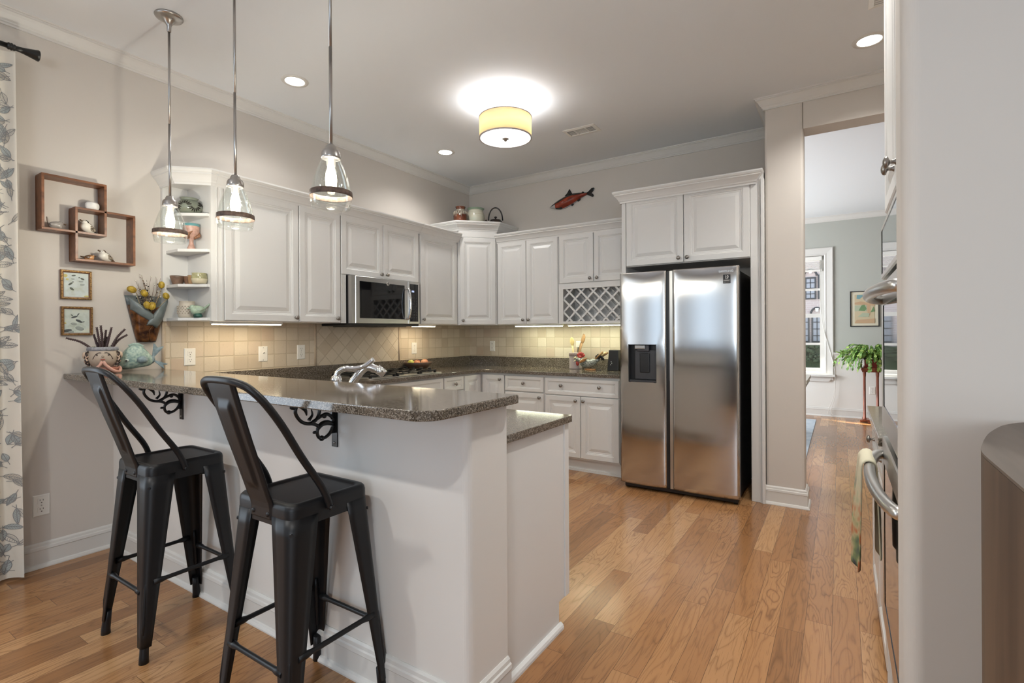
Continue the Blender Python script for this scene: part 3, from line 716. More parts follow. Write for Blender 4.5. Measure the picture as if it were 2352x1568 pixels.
# ================================================================== APPLIANCES
# --- refrigerator
t = Thing('refrigerator', 'stainless side-by-side refrigerator with a dispenser in its left door', 'refrigerator')
t.part('body', MB().box(2.222, 3.095, -0.755, -0.05, 0.03, 1.752), M['black'], bevel=0.004)
t.part('body_edge', MB().box(3.095, 3.104, -0.765, -0.70, 0.04, 1.752), M['dark'])
YF = -0.831
def fdoor(x0, x1, hole=None):
    mb = MB(); nx, nz = 26, 60
    z0, z1 = 0.048, 1.772
    xs = sorted(set([x0 + (x1 - x0) * i / nx for i in range(nx + 1)] + (list(hole[:2]) if hole else [])))
    zs = sorted(set([z0 + (z1 - z0) * i / nz for i in range(nz + 1)] + [1.755, 1.765] + (list(hole[2:]) if hole else [])))
    def fy(x, z):
        u = 2 * (x - x0) / (x1 - x0) - 1
        e = 0.010 * u * u + 0.004 * abs(u) ** 12
        e += 0.003 * max(0, (z - 1.62) / 0.15) ** 3 * (1.4 - u * u)
        w = math.sin(z * 9.0) * 0.0004 + math.sin(z * 23 + 1) * 0.00015
        if hole:
            dz = max(hole[2] - z, z - hole[3], 0) / 0.10; dx = max(hole[0] - x, x - hole[1], 0) / 0.07
            r = math.hypot(dz, dx)
            if r < 1: e -= 0.004 * (0.5 + 0.5 * math.cos(PI * r))
        return YF + e + w
    vs = [(x, fy(x, z), z) for z in zs for x in xs]; n = len(xs); fs = []
    for j in range(len(zs) - 1):
        for i in range(n - 1):
            xc, zc = (xs[i] + xs[i + 1]) / 2, (zs[j] + zs[j + 1]) / 2
            if hole and hole[0] < xc < hole[1] and hole[2] < zc < hole[3]: continue
            fs.append((j * n + i, j * n + i + 1, (j + 1) * n + i + 1, (j + 1) * n + i))
    mb.add(vs, fs, 0, True)
    # side, top and bottom returns
    yb = -0.768; L = len(zs)
    for i in (0, n - 1):
        q = [vs[j * n + i] for j in range(L)]; mb.add(q + [(p[0], yb, p[2]) for p in q], [(j, j + 1, L + j + 1, L + j) for j in range(L - 1)], 0)
    for j in (0, L - 1):
        q = vs[j * n:(j + 1) * n]; mb.add(q + [(p[0], yb, p[2]) for p in q], [(i, i + 1, n + i + 1, n + i) for i in range(n - 1)], 0)
    mb.box(x0 + .002, x1 - .002, yb - 0.001, yb + 0.004, z0, z1)
    return mb
HX0, HX1, HZ0, HZ1 = 2.277, 2.503, 0.880, 1.185
ld = t.part('door', fdoor(2.201, 2.580, (HX0, HX1, HZ0, HZ1)), M['steel'])
rd = t.part('door', fdoor(2.630, 3.113), M['steel'])
t.part('handle_channel', MB().box(2.580, 2.612, -0.800, -0.768, 0.05, 1.765), M['black'], sub=ld)
t.part('handle_edge', MB().box(2.608, 2.631, -0.818, -0.768, 0.05, 1.765), M['steel2'], sub=rd)
t.part('grip', MB().box(2.598, 2.607, -0.812, -0.79, 0.90, 1.46), M['dark'], sub=ld)
dm = MB(); yb = -0.772
dm.box(HX0 - .002, HX0 + 0.002, -0.832, yb, HZ0, HZ1).box(HX1 - 0.002, HX1 + .002, -0.832, yb, HZ0, HZ1).box(HX0, HX1, -0.832, yb, HZ1 - 0.003, HZ1 + .002).box(HX0, HX1, -0.832, yb, HZ0 - .002, HZ0 + 0.004).box(HX0, HX1, yb - 0.003, yb, HZ0, HZ1)
dp = t.part('dispenser', dm, M['black'], sub=None)
dsp = MB().box(2.315, 2.500, -0.790, -0.774, HZ0 + 0.02, HZ1 - 0.045).box(2.34, 2.44, -0.815, -0.78, 1.130, 1.182)
t.part('dispenser_panel', dsp, M['dark'], sub=dp, bevel=0.004)
t.part('paddle', MB().box(2.358, 2.440, -0.800, -0.788, 0.955, 1.115), M['black'], sub=dp, bevel=0.006)
t.part('nozzle', MB().box(2.325, 2.410, -0.826, -0.80, 1.148, 1.180), M['nickel'], sub=dp, bevel=0.004)
t.part('drip_tray', MB().box(HX0 + .004, HX1 - .004, -0.826, -0.775, HZ0 + 0.004, HZ0 + 0.016), M['dark'], sub=dp)
t.part('emblem', MB().text('SAMSUNG', (3.028, -0.8300, 1.7325), (1, 0, 0), (0, 0, 1), 0.0225, 0.0), mat('emblem_silver', (0.85, 0.85, 0.85), 0.25, 0.9), sub=rd)
st = MB().box(3.007, 3.058, -0.8308, -0.8270, 1.643, 1.708, 0).box(3.010, 3.055, -0.8314, -0.830, 1.667, 1.6685, 1)
st.text('10', (3.0325, -0.8312, 1.691), (1, 0, 0), (0, 0, 1), 0.027, 0.0004, 1).text('YEAR', (3.0325, -0.8312, 1.6765), (1, 0, 0), (0, 0, 1), 0.009, 0.0004, 1)
st.text('WARRANTY', (3.0325, -0.8312, 1.6615), (1, 0, 0), (0, 0, 1), 0.0075, 0.0004, 1).text('DIGITAL INVERTER', (3.0325, -0.8312, 1.651), (1, 0, 0), (0, 0, 1), 0.0052, 0.0004, 1)
t.part('warranty_sticker', st, [M['black'], M['plate']], sub=rd)
t.part('top_hinge', MB().box(3.02, 3.10, -0.80, -0.70, 1.752, 1.770), M['dark'])
t.part('base_grille', MB().box(2.225, 3.095, -0.790, -0.70, 0.012, 0.05), M['black'], bevel=0.006)
for x in (2.245, 3.080): t.part('roller', MB().tube([(x - .015, -0.77, 0.018), (x + .015, -0.77, 0.018)], 0.018, 12), M['black'])
t.done()

# --- microwave
t = Thing('microwave', 'stainless over-range microwave with a black window under the left wall cabinets', 'microwave')
MY0, MY1, MZ0, MZ1 = -2.094, -1.300, 1.372, 1.765
t.part('body', MB().box(0.004, 0.365, -2.094, -1.300, MZ0, MZ1 - 0.002), M['black'])
vt = MB()
for k in range(7): vt.box(0.350 - 0.03 - k * 0.012, 0.350 - 0.024 - k * 0.012, -2.0965, -2.094, MZ0 + 0.02, MZ1 - 0.03)
t.part('side_vent', vt, M['dark'])
df = t.part('door', MB().rects((0.365, -2.055, MZ0), Y3, X3, 0.600, MZ1 - MZ0 - 0.002, [(0, 0), (0, 0.038), (0.004, 0.042), (0.042, 0.042), (0.042, 0.040)], mis=[0, 0, 0, 1, 1]).box(0.365, 0.404, -2.094, -2.056, MZ0, MZ1 - 0.002), [M['steel2'], M['bglass']], bevel=0)
t.part('window', MB().rects((0.4052, -1.995, MZ0 + 0.078), Y3, X3, 0.455, 0.215, [(0, 0), (0.0, 0.0012), (0.01, 0.0012)]), M['bglass'], sub=df)
cpn = t.part('control_panel', MB().rects((0.365, -1.452, MZ0), Y3, X3, 0.152, MZ1 - MZ0 - 0.002, [(0, 0), (0, 0.038), (0.004, 0.042), (0.022, 0.042), (0.022, 0.044)], mis=[0, 0, 0, 1, 1]), [M['steel2'], M['bglass']])
bt = MB()
for r in range(8):
    for c in range(3): bt.box(0.4088, 0.4095, -1.418 + c * 0.032, -1.402 + c * 0.032, MZ0 + 0.055 + r * 0.026, MZ0 + 0.064 + r * 0.026)
t.part('button', bt, M['dark'], sub=cpn)
t.part('display', MB().box(0.4088, 0.4096, -1.408, -1.376, MZ0 + 0.294, MZ0 + 0.310), emis('mw_display', (0.45, 0.55, 0.80), 0.55), sub=cpn)
hd = [(0.407, -1.472, MZ0 + 0.045), (0.432, -1.470, MZ0 + 0.052)] + [(0.438 + 0.016 * math.sin(PI * i / 10), -1.470, MZ0 + 0.06 + 0.25 * i / 10) for i in range(11)] + [(0.432, -1.470, MZ0 + 0.318), (0.407, -1.472, MZ0 + 0.325)]
t.part('handle', MB().tube(hd, 0.0115, 10), M['chrome'], sub=df, label='curved chrome handle')
em = MB().lathe([(0.0155, 0), (0.0155, 0.0022), (0.0125, 0.0028), (0, 0.0028)], (0.4072, -1.700, MZ1 - 0.045), 24, 0, Vector((1, 0, 0)).to_track_quat('Z', 'Y').to_matrix(), mis=[0, 0, 1])
em.text('ge', (0.4101, -1.7005, MZ1 - 0.044), (0, 1, 0), (0, 0, 1), 0.0165, 0.0004, 0)
t.part('emblem', em, [M['plate'], M['dark']], sub=df)
t.part('bottom_lip', MB().box(0.02, 0.395, -2.094, -1.300, MZ0 - 0.022, MZ0), M['black'], bevel=0.004)
t.part('grease_filter', MB().box(0.05, 0.33, -2.00, -1.75, MZ0 - 0.028, MZ0 - 0.022).box(0.05, 0.33, -1.65, -1.40, MZ0 - 0.028, MZ0 - 0.022), M['dark'])
t.done()

# --- gas cooktop
t = Thing('cooktop', 'stainless gas cooktop with black grates set in the granite under the microwave', 'cooktop')
t.part('tray', MB().prism(rrect(0.255, 0.435, 0.02, 4, 0.325, -1.615), 0.9145, 0.922), M['steel2'], bevel=0.003)
def grate(yc, hw):
    m = MB(); z0, z1 = 0.922, 0.946; x0, x1 = 0.095, 0.555
    for x in (x0, x1): m.box(x - 0.006, x + 0.006, yc - hw, yc + hw, z1 - 0.010, z1)
    for y in (yc - hw, yc + hw): m.box(x0, x1, y - 0.006, y + 0.006, z1 - 0.010, z1)
    for x in (x0, x1, (x0 + x1) / 2):
        for y in (yc - hw, yc + hw): m.box(x - 0.010, x + 0.010, y - 0.010, y + 0.010, z0, z1 + 0.002)
    for x in (0.21, 0.44):
        for a in range(4):
            d = Vector((math.cos(a * PI / 2), math.sin(a * PI / 2), 0)); p = Vector((x, yc, z1 - 0.008)); m.obox(p + d * 0.035 - Vector((-d.y, d.x, 0)) * 0.005, d * (hw - 0.035 if a % 2 else 0.10), Vector((-d.y, d.x, 0)) * 0.010, Z3 * 0.012)
    m.box(0.325 - .006, 0.325 + .006, yc - hw, yc + hw, z1 - 0.010, z1)
    return m
for k in range(2):
    yc = -1.905 + k * 0.30
    gt = t.part('grate', grate(yc, 0.130), M['iron'], bevel=0.002)
    for x in (0.21, 0.44): t.part('burner', MB().lathe([(0.045, 0), (0.045, 0.008), (0.036, 0.010), (0.036, 0.016), (0.03, 0.018), (0, 0.018)], (x, yc, 0.922), 20), M['iron'])
gt = t.part('grate', grate(-1.355, 0.095), M['iron'], bevel=0.002)
for k in range(4):
    t.part('control_knob', MB().lathe([(0.024, 0), (0.022, 0.004), (0.016, 0.008), (0.0145, 0.030), (0.018, 0.032), (0.018, 0.036), (0, 0.037)], (0.14 + k * 0.105, -1.222, 0.922), 16), M['black'])
t.done()

# --- faucet on the peninsula sink
t = Thing('faucet', 'polished chrome faucet showing above the bar top at the sink', 'faucet')
fx_, fy_ = 1.655, -3.225
t.part('base', MB().lathe([(0.032, 0.9145), (0.030, 0.922), (0.022, 0.93), (0.021, 1.03), (0.026, 1.04), (0.027, 1.06), (0.023, 1.072), (0.014, 1.082), (0, 1.084)], (fx_, fy_, 0), 20), M['chrome'])
sp = bez([(fx_, fy_, 1.05), (fx_ + 0.006, fy_ + 0.004, 1.092), (fx_ + 0.035, fy_ + 0.02, 1.112), (fx_ + 0.080, fy_ + 0.045, 1.112), (fx_ + 0.120, fy_ + 0.070, 1.124), (fx_ + 0.160, fy_ + 0.095, 1.158)], 6)
t.part('lever', MB().tube(sp, [0.016 - 0.004 * i / 30 for i in range(len(sp))], 12), M['chrome'])
sp = bez([(fx_ + 0.05, fy_ + 0.03, 1.0), (fx_ + 0.075, fy_ + 0.05, 1.06), (fx_ + 0.115, fy_ + 0.085, 1.118), (fx_ + 0.155, fy_ + 0.125, 1.105)], 6)
t.part('spout', MB().tube([(fx_, fy_, 0.985)] + sp, 0.020, 14), M['chrome'])
t.part('spray_head', MB().tube([(fx_ + 0.150, fy_ + 0.122, 1.112), (fx_ + 0.175, fy_ + 0.150, 1.082)], [0.023, 0.021], 14).tube([(fx_ + 0.176, fy_ + 0.151, 1.081), (fx_ + 0.178, fy_ + 0.153, 1.079)], 0.015, 12, 1), [M['chrome'], M['black']])
t.done()

# --- under-cabinet light bars
def strip(p0, p1, col, mt, lab, pw):
    a, b = Vector(p0), Vector(p1); d = b - a; ln = d.length; q = Vector((-d.y, d.x, 0)).normalized()
    t = Thing('light_bar', lab, 'light', 'under-cabinet light bars')
    t.part('housing', MB().obox(a - q * 0.022, d, q * 0.044, Z3 * 0.016), M['plate'])
    t.part('diffuser', MB().obox(a + d.normalized() * 0.01 - q * 0.018 - Z3 * 0.006, d.normalized() * (ln - 0.02), q * 0.036, Z3 * 0.006), mt)
    t.done()
    m = (a + b) / 2
    L = lamp('light_bar_glow', 'AREA', (m.x, m.y, m.z - 0.008), pw, col, rot=(0, 0, math.atan2(d.y, d.x)), size=ln - 0.03, size_y=0.03)
WARM = (1.0, 0.83, 0.55); COOLG = (0.97, 1.0, 0.72)
strip((0.225, -3.10, 1.356), (0.225, -2.60, 1.356), WARM, M['strip_w'], 'warm light bar under the wide left cabinet', 0.85)
strip((0.235, -1.22, 1.356), (0.235, -0.90, 1.356), WARM, M['strip_w'], 'warm light bar under the single-door cabinet right of the microwave', 1.0)
strip((0.80, -0.235, 1.356), (1.37, -0.235, 1.356), COOLG, M['strip_g'], 'cool light bar under the two-door cabinet on the back wall', 1.2)
strip((1.43, -0.235, 1.356), (2.09, -0.235, 1.356), COOLG, M['strip_g'], 'cool light bar under the wine lattice', 1.2)

# --- outlets and switches
def outlet(p, n, lab, switch=False):
    n = Vector(n); u = Vector((-n.y, n.x, 0)); p = Vector(p)
    t = Thing('wall_switch' if switch else 'wall_outlet', lab, 'switch' if switch else 'outlet', None if switch else 'white wall outlets')
    t.part('plate', MB().rects(p - u * 0.036 - Z3 * 0.058, u, n, 0.072, 0.116, [(0, 0), (0, 0.003), (0.004, 0.006)]), M['plate'])
    if switch:
        t.part('toggle', MB().obox(p - u * 0.005 + Z3 * 0.002 + n * 0.005, u * 0.010, Z3 * 0.012, n * 0.014 + Z3 * 0.010), M['plate'])
    else:
        for s_z in (0.024, -0.024):
            q = p + Z3 * s_z + n * 0.0058
            rc = t.part('receptacle', MB().prism(rrect(0.017, 0.017, 0.008, 4), 0, 0.002, lambda a, b, h: q + u * a + Z3 * b + n * h), M['plate'])
            sl = MB()
            for a in (-0.0065, 0.0065): sl.obox(q + u * (a - 0.0012) + Z3 * 0.001 + n * 0.0018, u * 0.0024, Z3 * 0.009, n * 0.0006)
            sl.obox(q - u * 0.0025 - Z3 * 0.011 + n * 0.0018, u * 0.005, Z3 * 0.005, n * 0.0006)
            t.part('slot', sl, M['slot'], sub=rc)
    for s_z in ((0.047, -0.047) if switch else (0.0,)): t.part('screw', MB().obox(p - u * 0.003 + Z3 * (s_z - 0.003) + n * 0.006, u * 0.006, Z3 * 0.006, n * 0.0008), M['nickel'])
    return t.done()
outlet((0.0, -3.903, 0.342), X3, 'white outlet on the greige wall just above the baseboard')
outlet((0.010, -3.136, 1.133), X3, 'white outlet on the tiles beside the fish, leftmost on the backsplash')
outlet((0.010, -2.613, 1.134), X3, 'white light switch on the tiles under the light bar', True)
outlet((0.010, -2.286, 1.137), X3, 'white outlet on the tiles just left of the diagonal panel')
outlet((0.010, -0.964, 1.131), X3, 'white outlet on the tiles right of the diagonal panel above the fruit bowl')
outlet((0.338, -0.010, 1.134), -Y3, 'white outlet on the back wall tiles near the corner')
outlet((4.13, 4.2, 0.42), -Y3, 'white outlet low on the dining room wall behind the plant stand')

# ================================================================== LAMPS
# --- pendants
def pendant(x, y):
    t = Thing('pendant_lamp', 'p', 'lamp', 'glass pendants over the bar')
    t.part('canopy', MB().lathe([(0, CZ), (0.066, CZ), (0.068, CZ - 0.006), (0.064, CZ - 0.012), (0.054, CZ - 0.016), (0.046, CZ - 0.020), (0.040, CZ - 0.022), (0.030, CZ - 0.030), (0.018, CZ - 0.042), (0.011, CZ - 0.056), (0.010, CZ - 0.085), (0.007, CZ - 0.087)], (x, y, 0), 28)
           .ell((x + 0.034, y, CZ - 0.028), 0.004, 8, 5).ell((x - 0.034, y, CZ - 0.028), 0.004, 8, 5), M['nickel'])
    rod = MB().tube([(x, y, CZ - 0.08), (x, y, 2.43)], 0.0062, 10).tube([(x, y, 2.432), (x, y, 2.025)], 0.0068, 10)
    t.part('rod', rod, M['nickel'])
    t.part('socket_cap', MB().lathe([(0.007, 2.040), (0.016, 2.038), (0.021, 2.030), (0.023, 2.022), (0.031, 2.016), (0.036, 2.006), (0.0375, 1.990), (0.0375, 1.984), (0.034, 1.982), (0.018, 1.98), (0.017, 1.955), (0, 1.955)], (x, y, 0), 24), M['nickel'])
    t.part('glass_shade', MB().lathe([(0.034, 1.984), (0.040, 1.972), (0.052, 1.945), (0.063, 1.915), (0.072, 1.882), (0.078, 1.850), (0.080, 1.828), (0.078, 1.806), (0.074, 1.787), (0.071, 1.787), (0.075, 1.806), (0.077, 1.828), (0.075, 1.850), (0.069, 1.882), (0.060, 1.915), (0.049, 1.945), (0.037, 1.972), (0.031, 1.984)], (x, y, 0), 36), M['glass'])
    t.part('band', MB().lathe([(0.0792, 1.853), (0.0812, 1.852), (0.0826, 1.832), (0.0818, 1.830), (0.0806, 1.832), (0.0790, 1.852)], (x, y, 0), 36), M['band'])
    b = t.part('bulb', MB().lathe([(0.013, 1.957), (0.014, 1.945), (0.020, 1.925), (0.0225, 1.90), (0.020, 1.872), (0.012, 1.856), (0, 1.853)], (x, y, 0), 18), bulbm('bulb_glow', (1.0, 0.86, 0.62), 10))
    return t.done()
PY = -3.535; PX = (0.668, 1.322, 2.025)
p0 = pendant(PX[0], PY); p0['label'] = 'clear glass pendant nearest the left wall, its round canopy in view'
dup(p0, (PX[1], PY, p0.location.z), 'middle clear glass pendant in front of the wide cabinet door')
dup(p0, (PX[2], PY, p0.location.z), 'right-hand clear glass pendant, hanging highest in the photo')
for k in PX: lamp('pendant_glow', 'POINT', (k, PY, 1.90), 8.3, (1.0, 0.93, 0.82), radius=0.022)
# --- recessed cans
def can(x, y, r=0.062):
    t = Thing('recessed_light', 'r', 'light', 'recessed ceiling lights')
    t.part('trim_ring', MB().lathe([(r, CZ - 0.004), (r + 0.004, CZ - 0.007), (r + 0.024, CZ - 0.005), (r + 0.027, CZ)], (x, y, 0), 32), M['trim'])
    t.part('diffuser', MB().lathe([(r + 0.002, CZ - 0.004), (0, CZ - 0.004)], (x, y, 0), 32), M['lampw'])
    return t.done()
RC = [(0.600, -2.728, 'round recessed ceiling light between the pendant rods'), (0.569, -1.108, 'small recessed ceiling light left of the drum lamp'), (3.891, -1.143, 'recessed ceiling light at the right by the tall oven cabinet')]
r0 = can(RC[0][0], RC[0][1]); r0['label'] = RC[0][2]
for x, y, l in RC[1:]: dup(r0, (x, y, r0.location.z), l)
for x, y, l in ((3.60, -2.60, 'added unseen fill light above the kitchen floor'), (1.5, -5.5, 'added unseen fill light behind the stools'), (3.4, -5.5, 'added unseen fill light behind the viewpoint')):  # unseen cans added as fill, beyond the fixtures in view
    dup(r0, (x, y, r0.location.z), l); RC.append((x, y, l))
for x, y, l in RC: lamp('recessed_glow', 'SPOT', (x, y, CZ - 0.012), {3.60: 140, 0.600: 30, 0.569: 38}.get(x, 80) if y > -4 else 105, (1.0, 0.98, 0.94), rot=(0, 0, 0), radius=0.055, spot=math.radians(140), blend=0.7)
# --- drum fixture
dx_, dy_ = 1.633, -1.673
t = Thing('drum_ceiling_lamp', 'tan fabric drum lamp hanging under the middle of the ceiling', 'lamp')
t.part('canopy', MB().lathe([(0, CZ), (0.066, CZ), (0.066, CZ - 0.018), (0.060, CZ - 0.024), (0, CZ - 0.026)], (dx_, dy_, 0), 32), M['plate'])
t.part('stem', MB().tube([(dx_, dy_, CZ - 0.02), (dx_, dy_, 2.86)], 0.006, 10).ell((dx_, dy_, CZ - 0.05), 0.012, 12, 8), M['nickel'])
g = G('tan_fabric_shade'); nt = g.t
tl = g.n('BsdfTranslucent', i_Color=(0.74, 0.60, 0.40)); df_ = g.n('BsdfDiffuse', i_Color=(0.66, 0.56, 0.40))
mx = g.n('MixShader', i_0=0.45, i_1=df_.outputs[0], i_2=tl.outputs[0]); nt.links.new(mx.outputs[0], g.out.inputs[0]); M['shade'] = g.m
DR = 0.195
sh = t.part('shade', MB().lathe([(DR, 2.745), (DR, 2.895)], (dx_, dy_, 0), 56), M['shade'], sol=0.002)
t.part('shade_rim', MB().lathe([(DR + 0.003, 2.893), (DR + 0.003, 2.899), (DR - 0.004, 2.899), (DR - 0.004, 2.893), (DR + 0.003, 2.893)], (dx_, dy_, 0), 56).lathe([(DR + 0.003, 2.741), (DR + 0.003, 2.749), (DR - 0.006, 2.749), (DR - 0.006, 2.741), (DR + 0.003, 2.741)], (dx_, dy_, 0), 56), mat('grey_trim', (0.42, 0.38, 0.36), 0.6), sub=sh)
t.part('diffuser', MB().lathe([(DR - 0.006, 2.745), (0, 2.745)], (dx_, dy_, 0), 48), emis('drum_diffuser', (1.0, 0.98, 0.96), 3.4))
t.part('finial', MB().lathe([(0.005, 2.746), (0.026, 2.743), (0.026, 2.737), (0.012, 2.733), (0.010, 2.722), (0, 2.720)], (dx_, dy_, 0), 20), M['nickel'])
t.part('spider', MB().tube([(dx_ - DR, dy_, 2.885), (dx_ + DR, dy_, 2.885)], 0.003, 6).tube([(dx_, dy_ - DR, 2.885), (dx_, dy_ + DR, 2.885)], 0.003, 6), M['nickel'])
t.part('bulb', MB().ell((dx_ + 0.07, dy_, 2.84), (0.03, 0.03, 0.04), 12, 8).ell((dx_ - 0.07, dy_, 2.84), (0.03, 0.03, 0.04), 12, 8), bulbm('drum_bulb', (0.92, 0.95, 1.0), 15))
t.done()
for sx_ in (-0.07, 0.07): lamp('drum_glow', 'POINT', (dx_ + sx_, dy_, 2.865), 3.6, (0.90, 0.94, 1.0), radius=0.07)
# --- ceiling vents
t = Thing('ceiling_vent', 'white slotted air vent in the ceiling right of the drum lamp', 'vent')
t.part('frame', MB().rects((1.735, -0.775, CZ - 0.0005), X3, -Z3, 0.290, 0.165, [(0, 0), (0.0, 0.003), (0.028, 0.008), (0.028, 0.002)], z=-Y3, mis=[0, 0, 0, 1]), [M['plate'], M['slot']])
vs_ = MB()
for k in range(9): vs_.box(1.835, 1.925, -0.912 + k * 0.0125, -0.9075 + k * 0.0125, CZ - 0.0045, CZ - 0.0025)
for k in range(7):
    vs_.box(1.765, 1.825, -0.912 + k * 0.017, -0.907 + k * 0.017, CZ - 0.0045, CZ - 0.0025); vs_.box(1.936, 1.996, -0.912 + k * 0.017, -0.907 + k * 0.017, CZ - 0.0045, CZ - 0.0025)
vs_.box(1.825, 1.835, -0.912, -0.803, CZ - 0.008, CZ - 0.002).box(1.925, 1.936, -0.912, -0.803, CZ - 0.008, CZ - 0.002)
t.part('louver', vs_, M['plate']); t.done()
t = Thing('ceiling_vent', 'white ceiling grille cut off by the top edge of the photo', 'vent')
t.part('frame', MB().rects((3.87, -1.50, CZ - 0.0005), X3, -Z3, 0.16, 0.32, [(0, 0), (0.0, 0.003), (0.024, 0.008), (0.024, 0.002)], z=-Y3, mis=[0, 0, 0, 1]), [M['plate'], M['slot']])
vs_ = MB()
for k in range(14): vs_.box(3.894, 4.006, -1.795 + k * 0.02, -1.785 + k * 0.02, CZ - 0.008, CZ - 0.002)
t.part('louver', vs_, M['plate']); t.done()

# ================================================================== BAR STOOLS
def stool(cx, cy):
    t = Thing('bar_stool', 's', 'stool', 'black metal bar stools'); H = 0.755
    loops = [(0.1535, 0.700, 0.035), (0.1535, 0.738, 0.035), (0.1510, 0.749, 0.034), (0.1450, 0.7555, 0.032), (0.130, 0.7555, 0.028), (0.124, 0.750, 0.026)]
    vs = []; n = 24
    for h, z, r in loops: vs += [(cx + a, cy + b, z) for a, b in rrect(h, h, r, 5)]
    fs = []
    for i in range(len(loops) - 1):
        for k in range(n): fs.append((i * n + k, i * n + (k + 1) % n, (i + 1) * n + (k + 1) % n, (i + 1) * n + k))
    mb = MB().add(vs, fs, 0, True); mb.add(vs[-n:], [tuple(range(n))], 0)
    t.part('seat', mb, M['stool'], sol=0.0)
    ap = MB()
    for sx, sy in ((0, -1), (0, 1), (1, 0), (-1, 0)):
        u = Vector((-sy, sx, 0)) if sx == 0 else Vector((0, 1, 0)); nn = Vector((sx, sy, 0))
        o = Vector((cx, cy, 0)) + nn * 0.151
        poly = [(-0.10, 0.712), (0.10, 0.712), (0.098, 0.672), (0.055, 0.684), (-0.055, 0.684), (-0.098, 0.672)]
        ap.prism(poly, -0.0015, 0.0015, lambda a, b, h, o=o, u=u, nn=nn: o + u * a + Z3 * b + nn * h)
    t.part('apron', ap, M['stool'])
    for sx in (-1, 1):
        for sy in (-1, 1):
            def sec(q):   # q 0 top .. 1 bottom
                z = 0.712 - q * 0.652; c = 0.153 + 0.043 * q; w = 0.098 - 0.064 * q; r = 0.036 - 0.020 * q
                pts = [(c - w, c), (c - w * 0.7, c)]
                for i in range(7):
                    a = PI / 2 * (1 - i / 6); pts.append((c - r + r * math.cos(a), c - r + r * math.sin(a)))
                pts += [(c, c - w * 0.7), (c, c - w)]
                return [(cx + sx * a, cy + sy * b, z) for a, b in pts]
            vs = []; ns = 12
            for i in range(ns + 1): vs += sec(i / ns)
            m = len(vs) // (ns + 1); fs = [(i * m + k, i * m + k + 1, (i + 1) * m + k + 1, (i + 1) * m + k) for i in range(ns) for k in range(m - 1)]
            lg = t.part('leg', MB().add(vs, fs, 0, True), M['stool'], sol=0.003)
            d = Vector((sx, sy, 0)).normalized(); c0 = Vector((cx, cy, 0)) + d * (0.196 * 1.414 - 0.024)
            top = Vector((cx, cy, 0)) + d * (0.175 * 1.414 - 0.010)
            t.part('foot', MB().tube([c0 - d * 0.004 + Z3 * 0.10, c0 + d * 0.001 + Z3 * 0.062, c0 + d * 0.006 + Z3 * 0.02, c0 + d * 0.006], [0.013, 0.0155, 0.0165, 0.0175], 14), M['stool'], sub=lg)
            rib = [top + d * (-0.002 + 0.03 * k / 6) + Z3 * (0.33 - 0.22 * k / 6) for k in range(7)]
            t.part('rib', MB().tube(rib, [0.004] + [0.008] * 5 + [0.004], 8), M['stool'], sub=lg)
    def rail(p, q, nm):
        p, q = Vector(p), Vector(q); d = q - p
        pts = [p, p + d * 0.10, p + d * 0.16, p + d * 0.84, p + d * 0.90, q]
        t.part(nm, MB().tube(pts, [0.012, 0.012, 0.0085, 0.0085, 0.012, 0.012], 10), M['stool'])
    e = 0.176; k = 0.148
    for sx in (-1, 1):
        rail((cx + sx * e, cy - k, 0.300), (cx + sx * e, cy + k, 0.300), 'side_rail')
        rail((cx - k, cy + sx * e, 0.262), (cx + k, cy + sx * e, 0.262), 'cross_rail')
    for sg in (-1, 1): t.part('brace', MB().tube([(cx - 0.150, cy - sg * 0.150, 0.668), (cx + 0.150, cy + sg * 0.150, 0.668)], 0.006, 8), M['stool'])
    half = [(0.163, -0.020, 0.722), (0.163, -0.026, 0.745), (0.158, -0.050, 0.80), (0.155, -0.115, 0.90), (0.152, -0.180, 1.01), (0.146, -0.232, 1.085), (0.122, -0.265, 1.128), (0.080, -0.281, 1.144), (0.040, -0.286, 1.148)]
    pts = [(cx + a, cy + b, z) for a, b, z in half] + [(cx, cy - 0.287, 1.149)] + [(cx - a, cy + b, z) for a, b, z in half[::-1]]
    t.part('hoop', MB().tube(bez(pts, 5), 0.0115, 12), M['stool'])
    for sx in (-1, 1): t.part('bolt', MB().tube([(cx + sx * 0.150, cy - 0.020, 0.722), (cx + sx * 0.181, cy - 0.020, 0.722)], 0.008, 10), M['stool'])
    prof = [(0.700, -0.1555), (0.735, -0.1565), (0.752, -0.160), (0.780, -0.170), (0.86, -0.196), (0.96, -0.230), (1.06, -0.262), (1.13, -0.283), (1.148, -0.288)]
    def sp(u, v):
        q = v * (len(prof) - 1); i = min(int(q), len(prof) - 2); f = q - i
        z = prof[i][0] * (1 - f) + prof[i + 1][0] * f; yy = prof[i][1] * (1 - f) + prof[i + 1][1] * f
        w = 0.060 + 0.014 * max(0, (z - 0.74) / 0.41); a = (u * 2 - 1)
        pr = 0.0
        if 0.80 < z < 1.085 and abs(a) < 0.52: pr = -0.009 * min(1, (0.52 - abs(a)) / 0.12) * min(1, (z - 0.80) / 0.02) * min(1, (1.085 - z) / 0.02)
        ed = 0.010 * max(0, abs(a) - 0.88) / 0.12
        return (cx + a * w, cy + yy + pr + ed, z)
    sl = t.part('back_splat', MB().surf(sp, 28, 64), M['stool'], sol=0.003)
    for sx in (-0.040, 0.040): t.part('rivet', MB().lathe([(0.008, 0), (0.007, 0.003), (0, 0.004)], (cx + sx, cy - 0.1575, 0.716), 10, 0, Vector((0, -1, 0)).to_track_quat('Z', 'Y').to_matrix()), M['stool'], sub=sl)
    return t.done()
s0 = stool(1.257, -3.785); s0['label'] = 'black metal bar stool farther left, nearest the curtain'
dup(s0, (s0.location.x + 0.921, s0.location.y + 0.014, s0.location.z), 'black metal bar stool in front, nearest the bar corner')

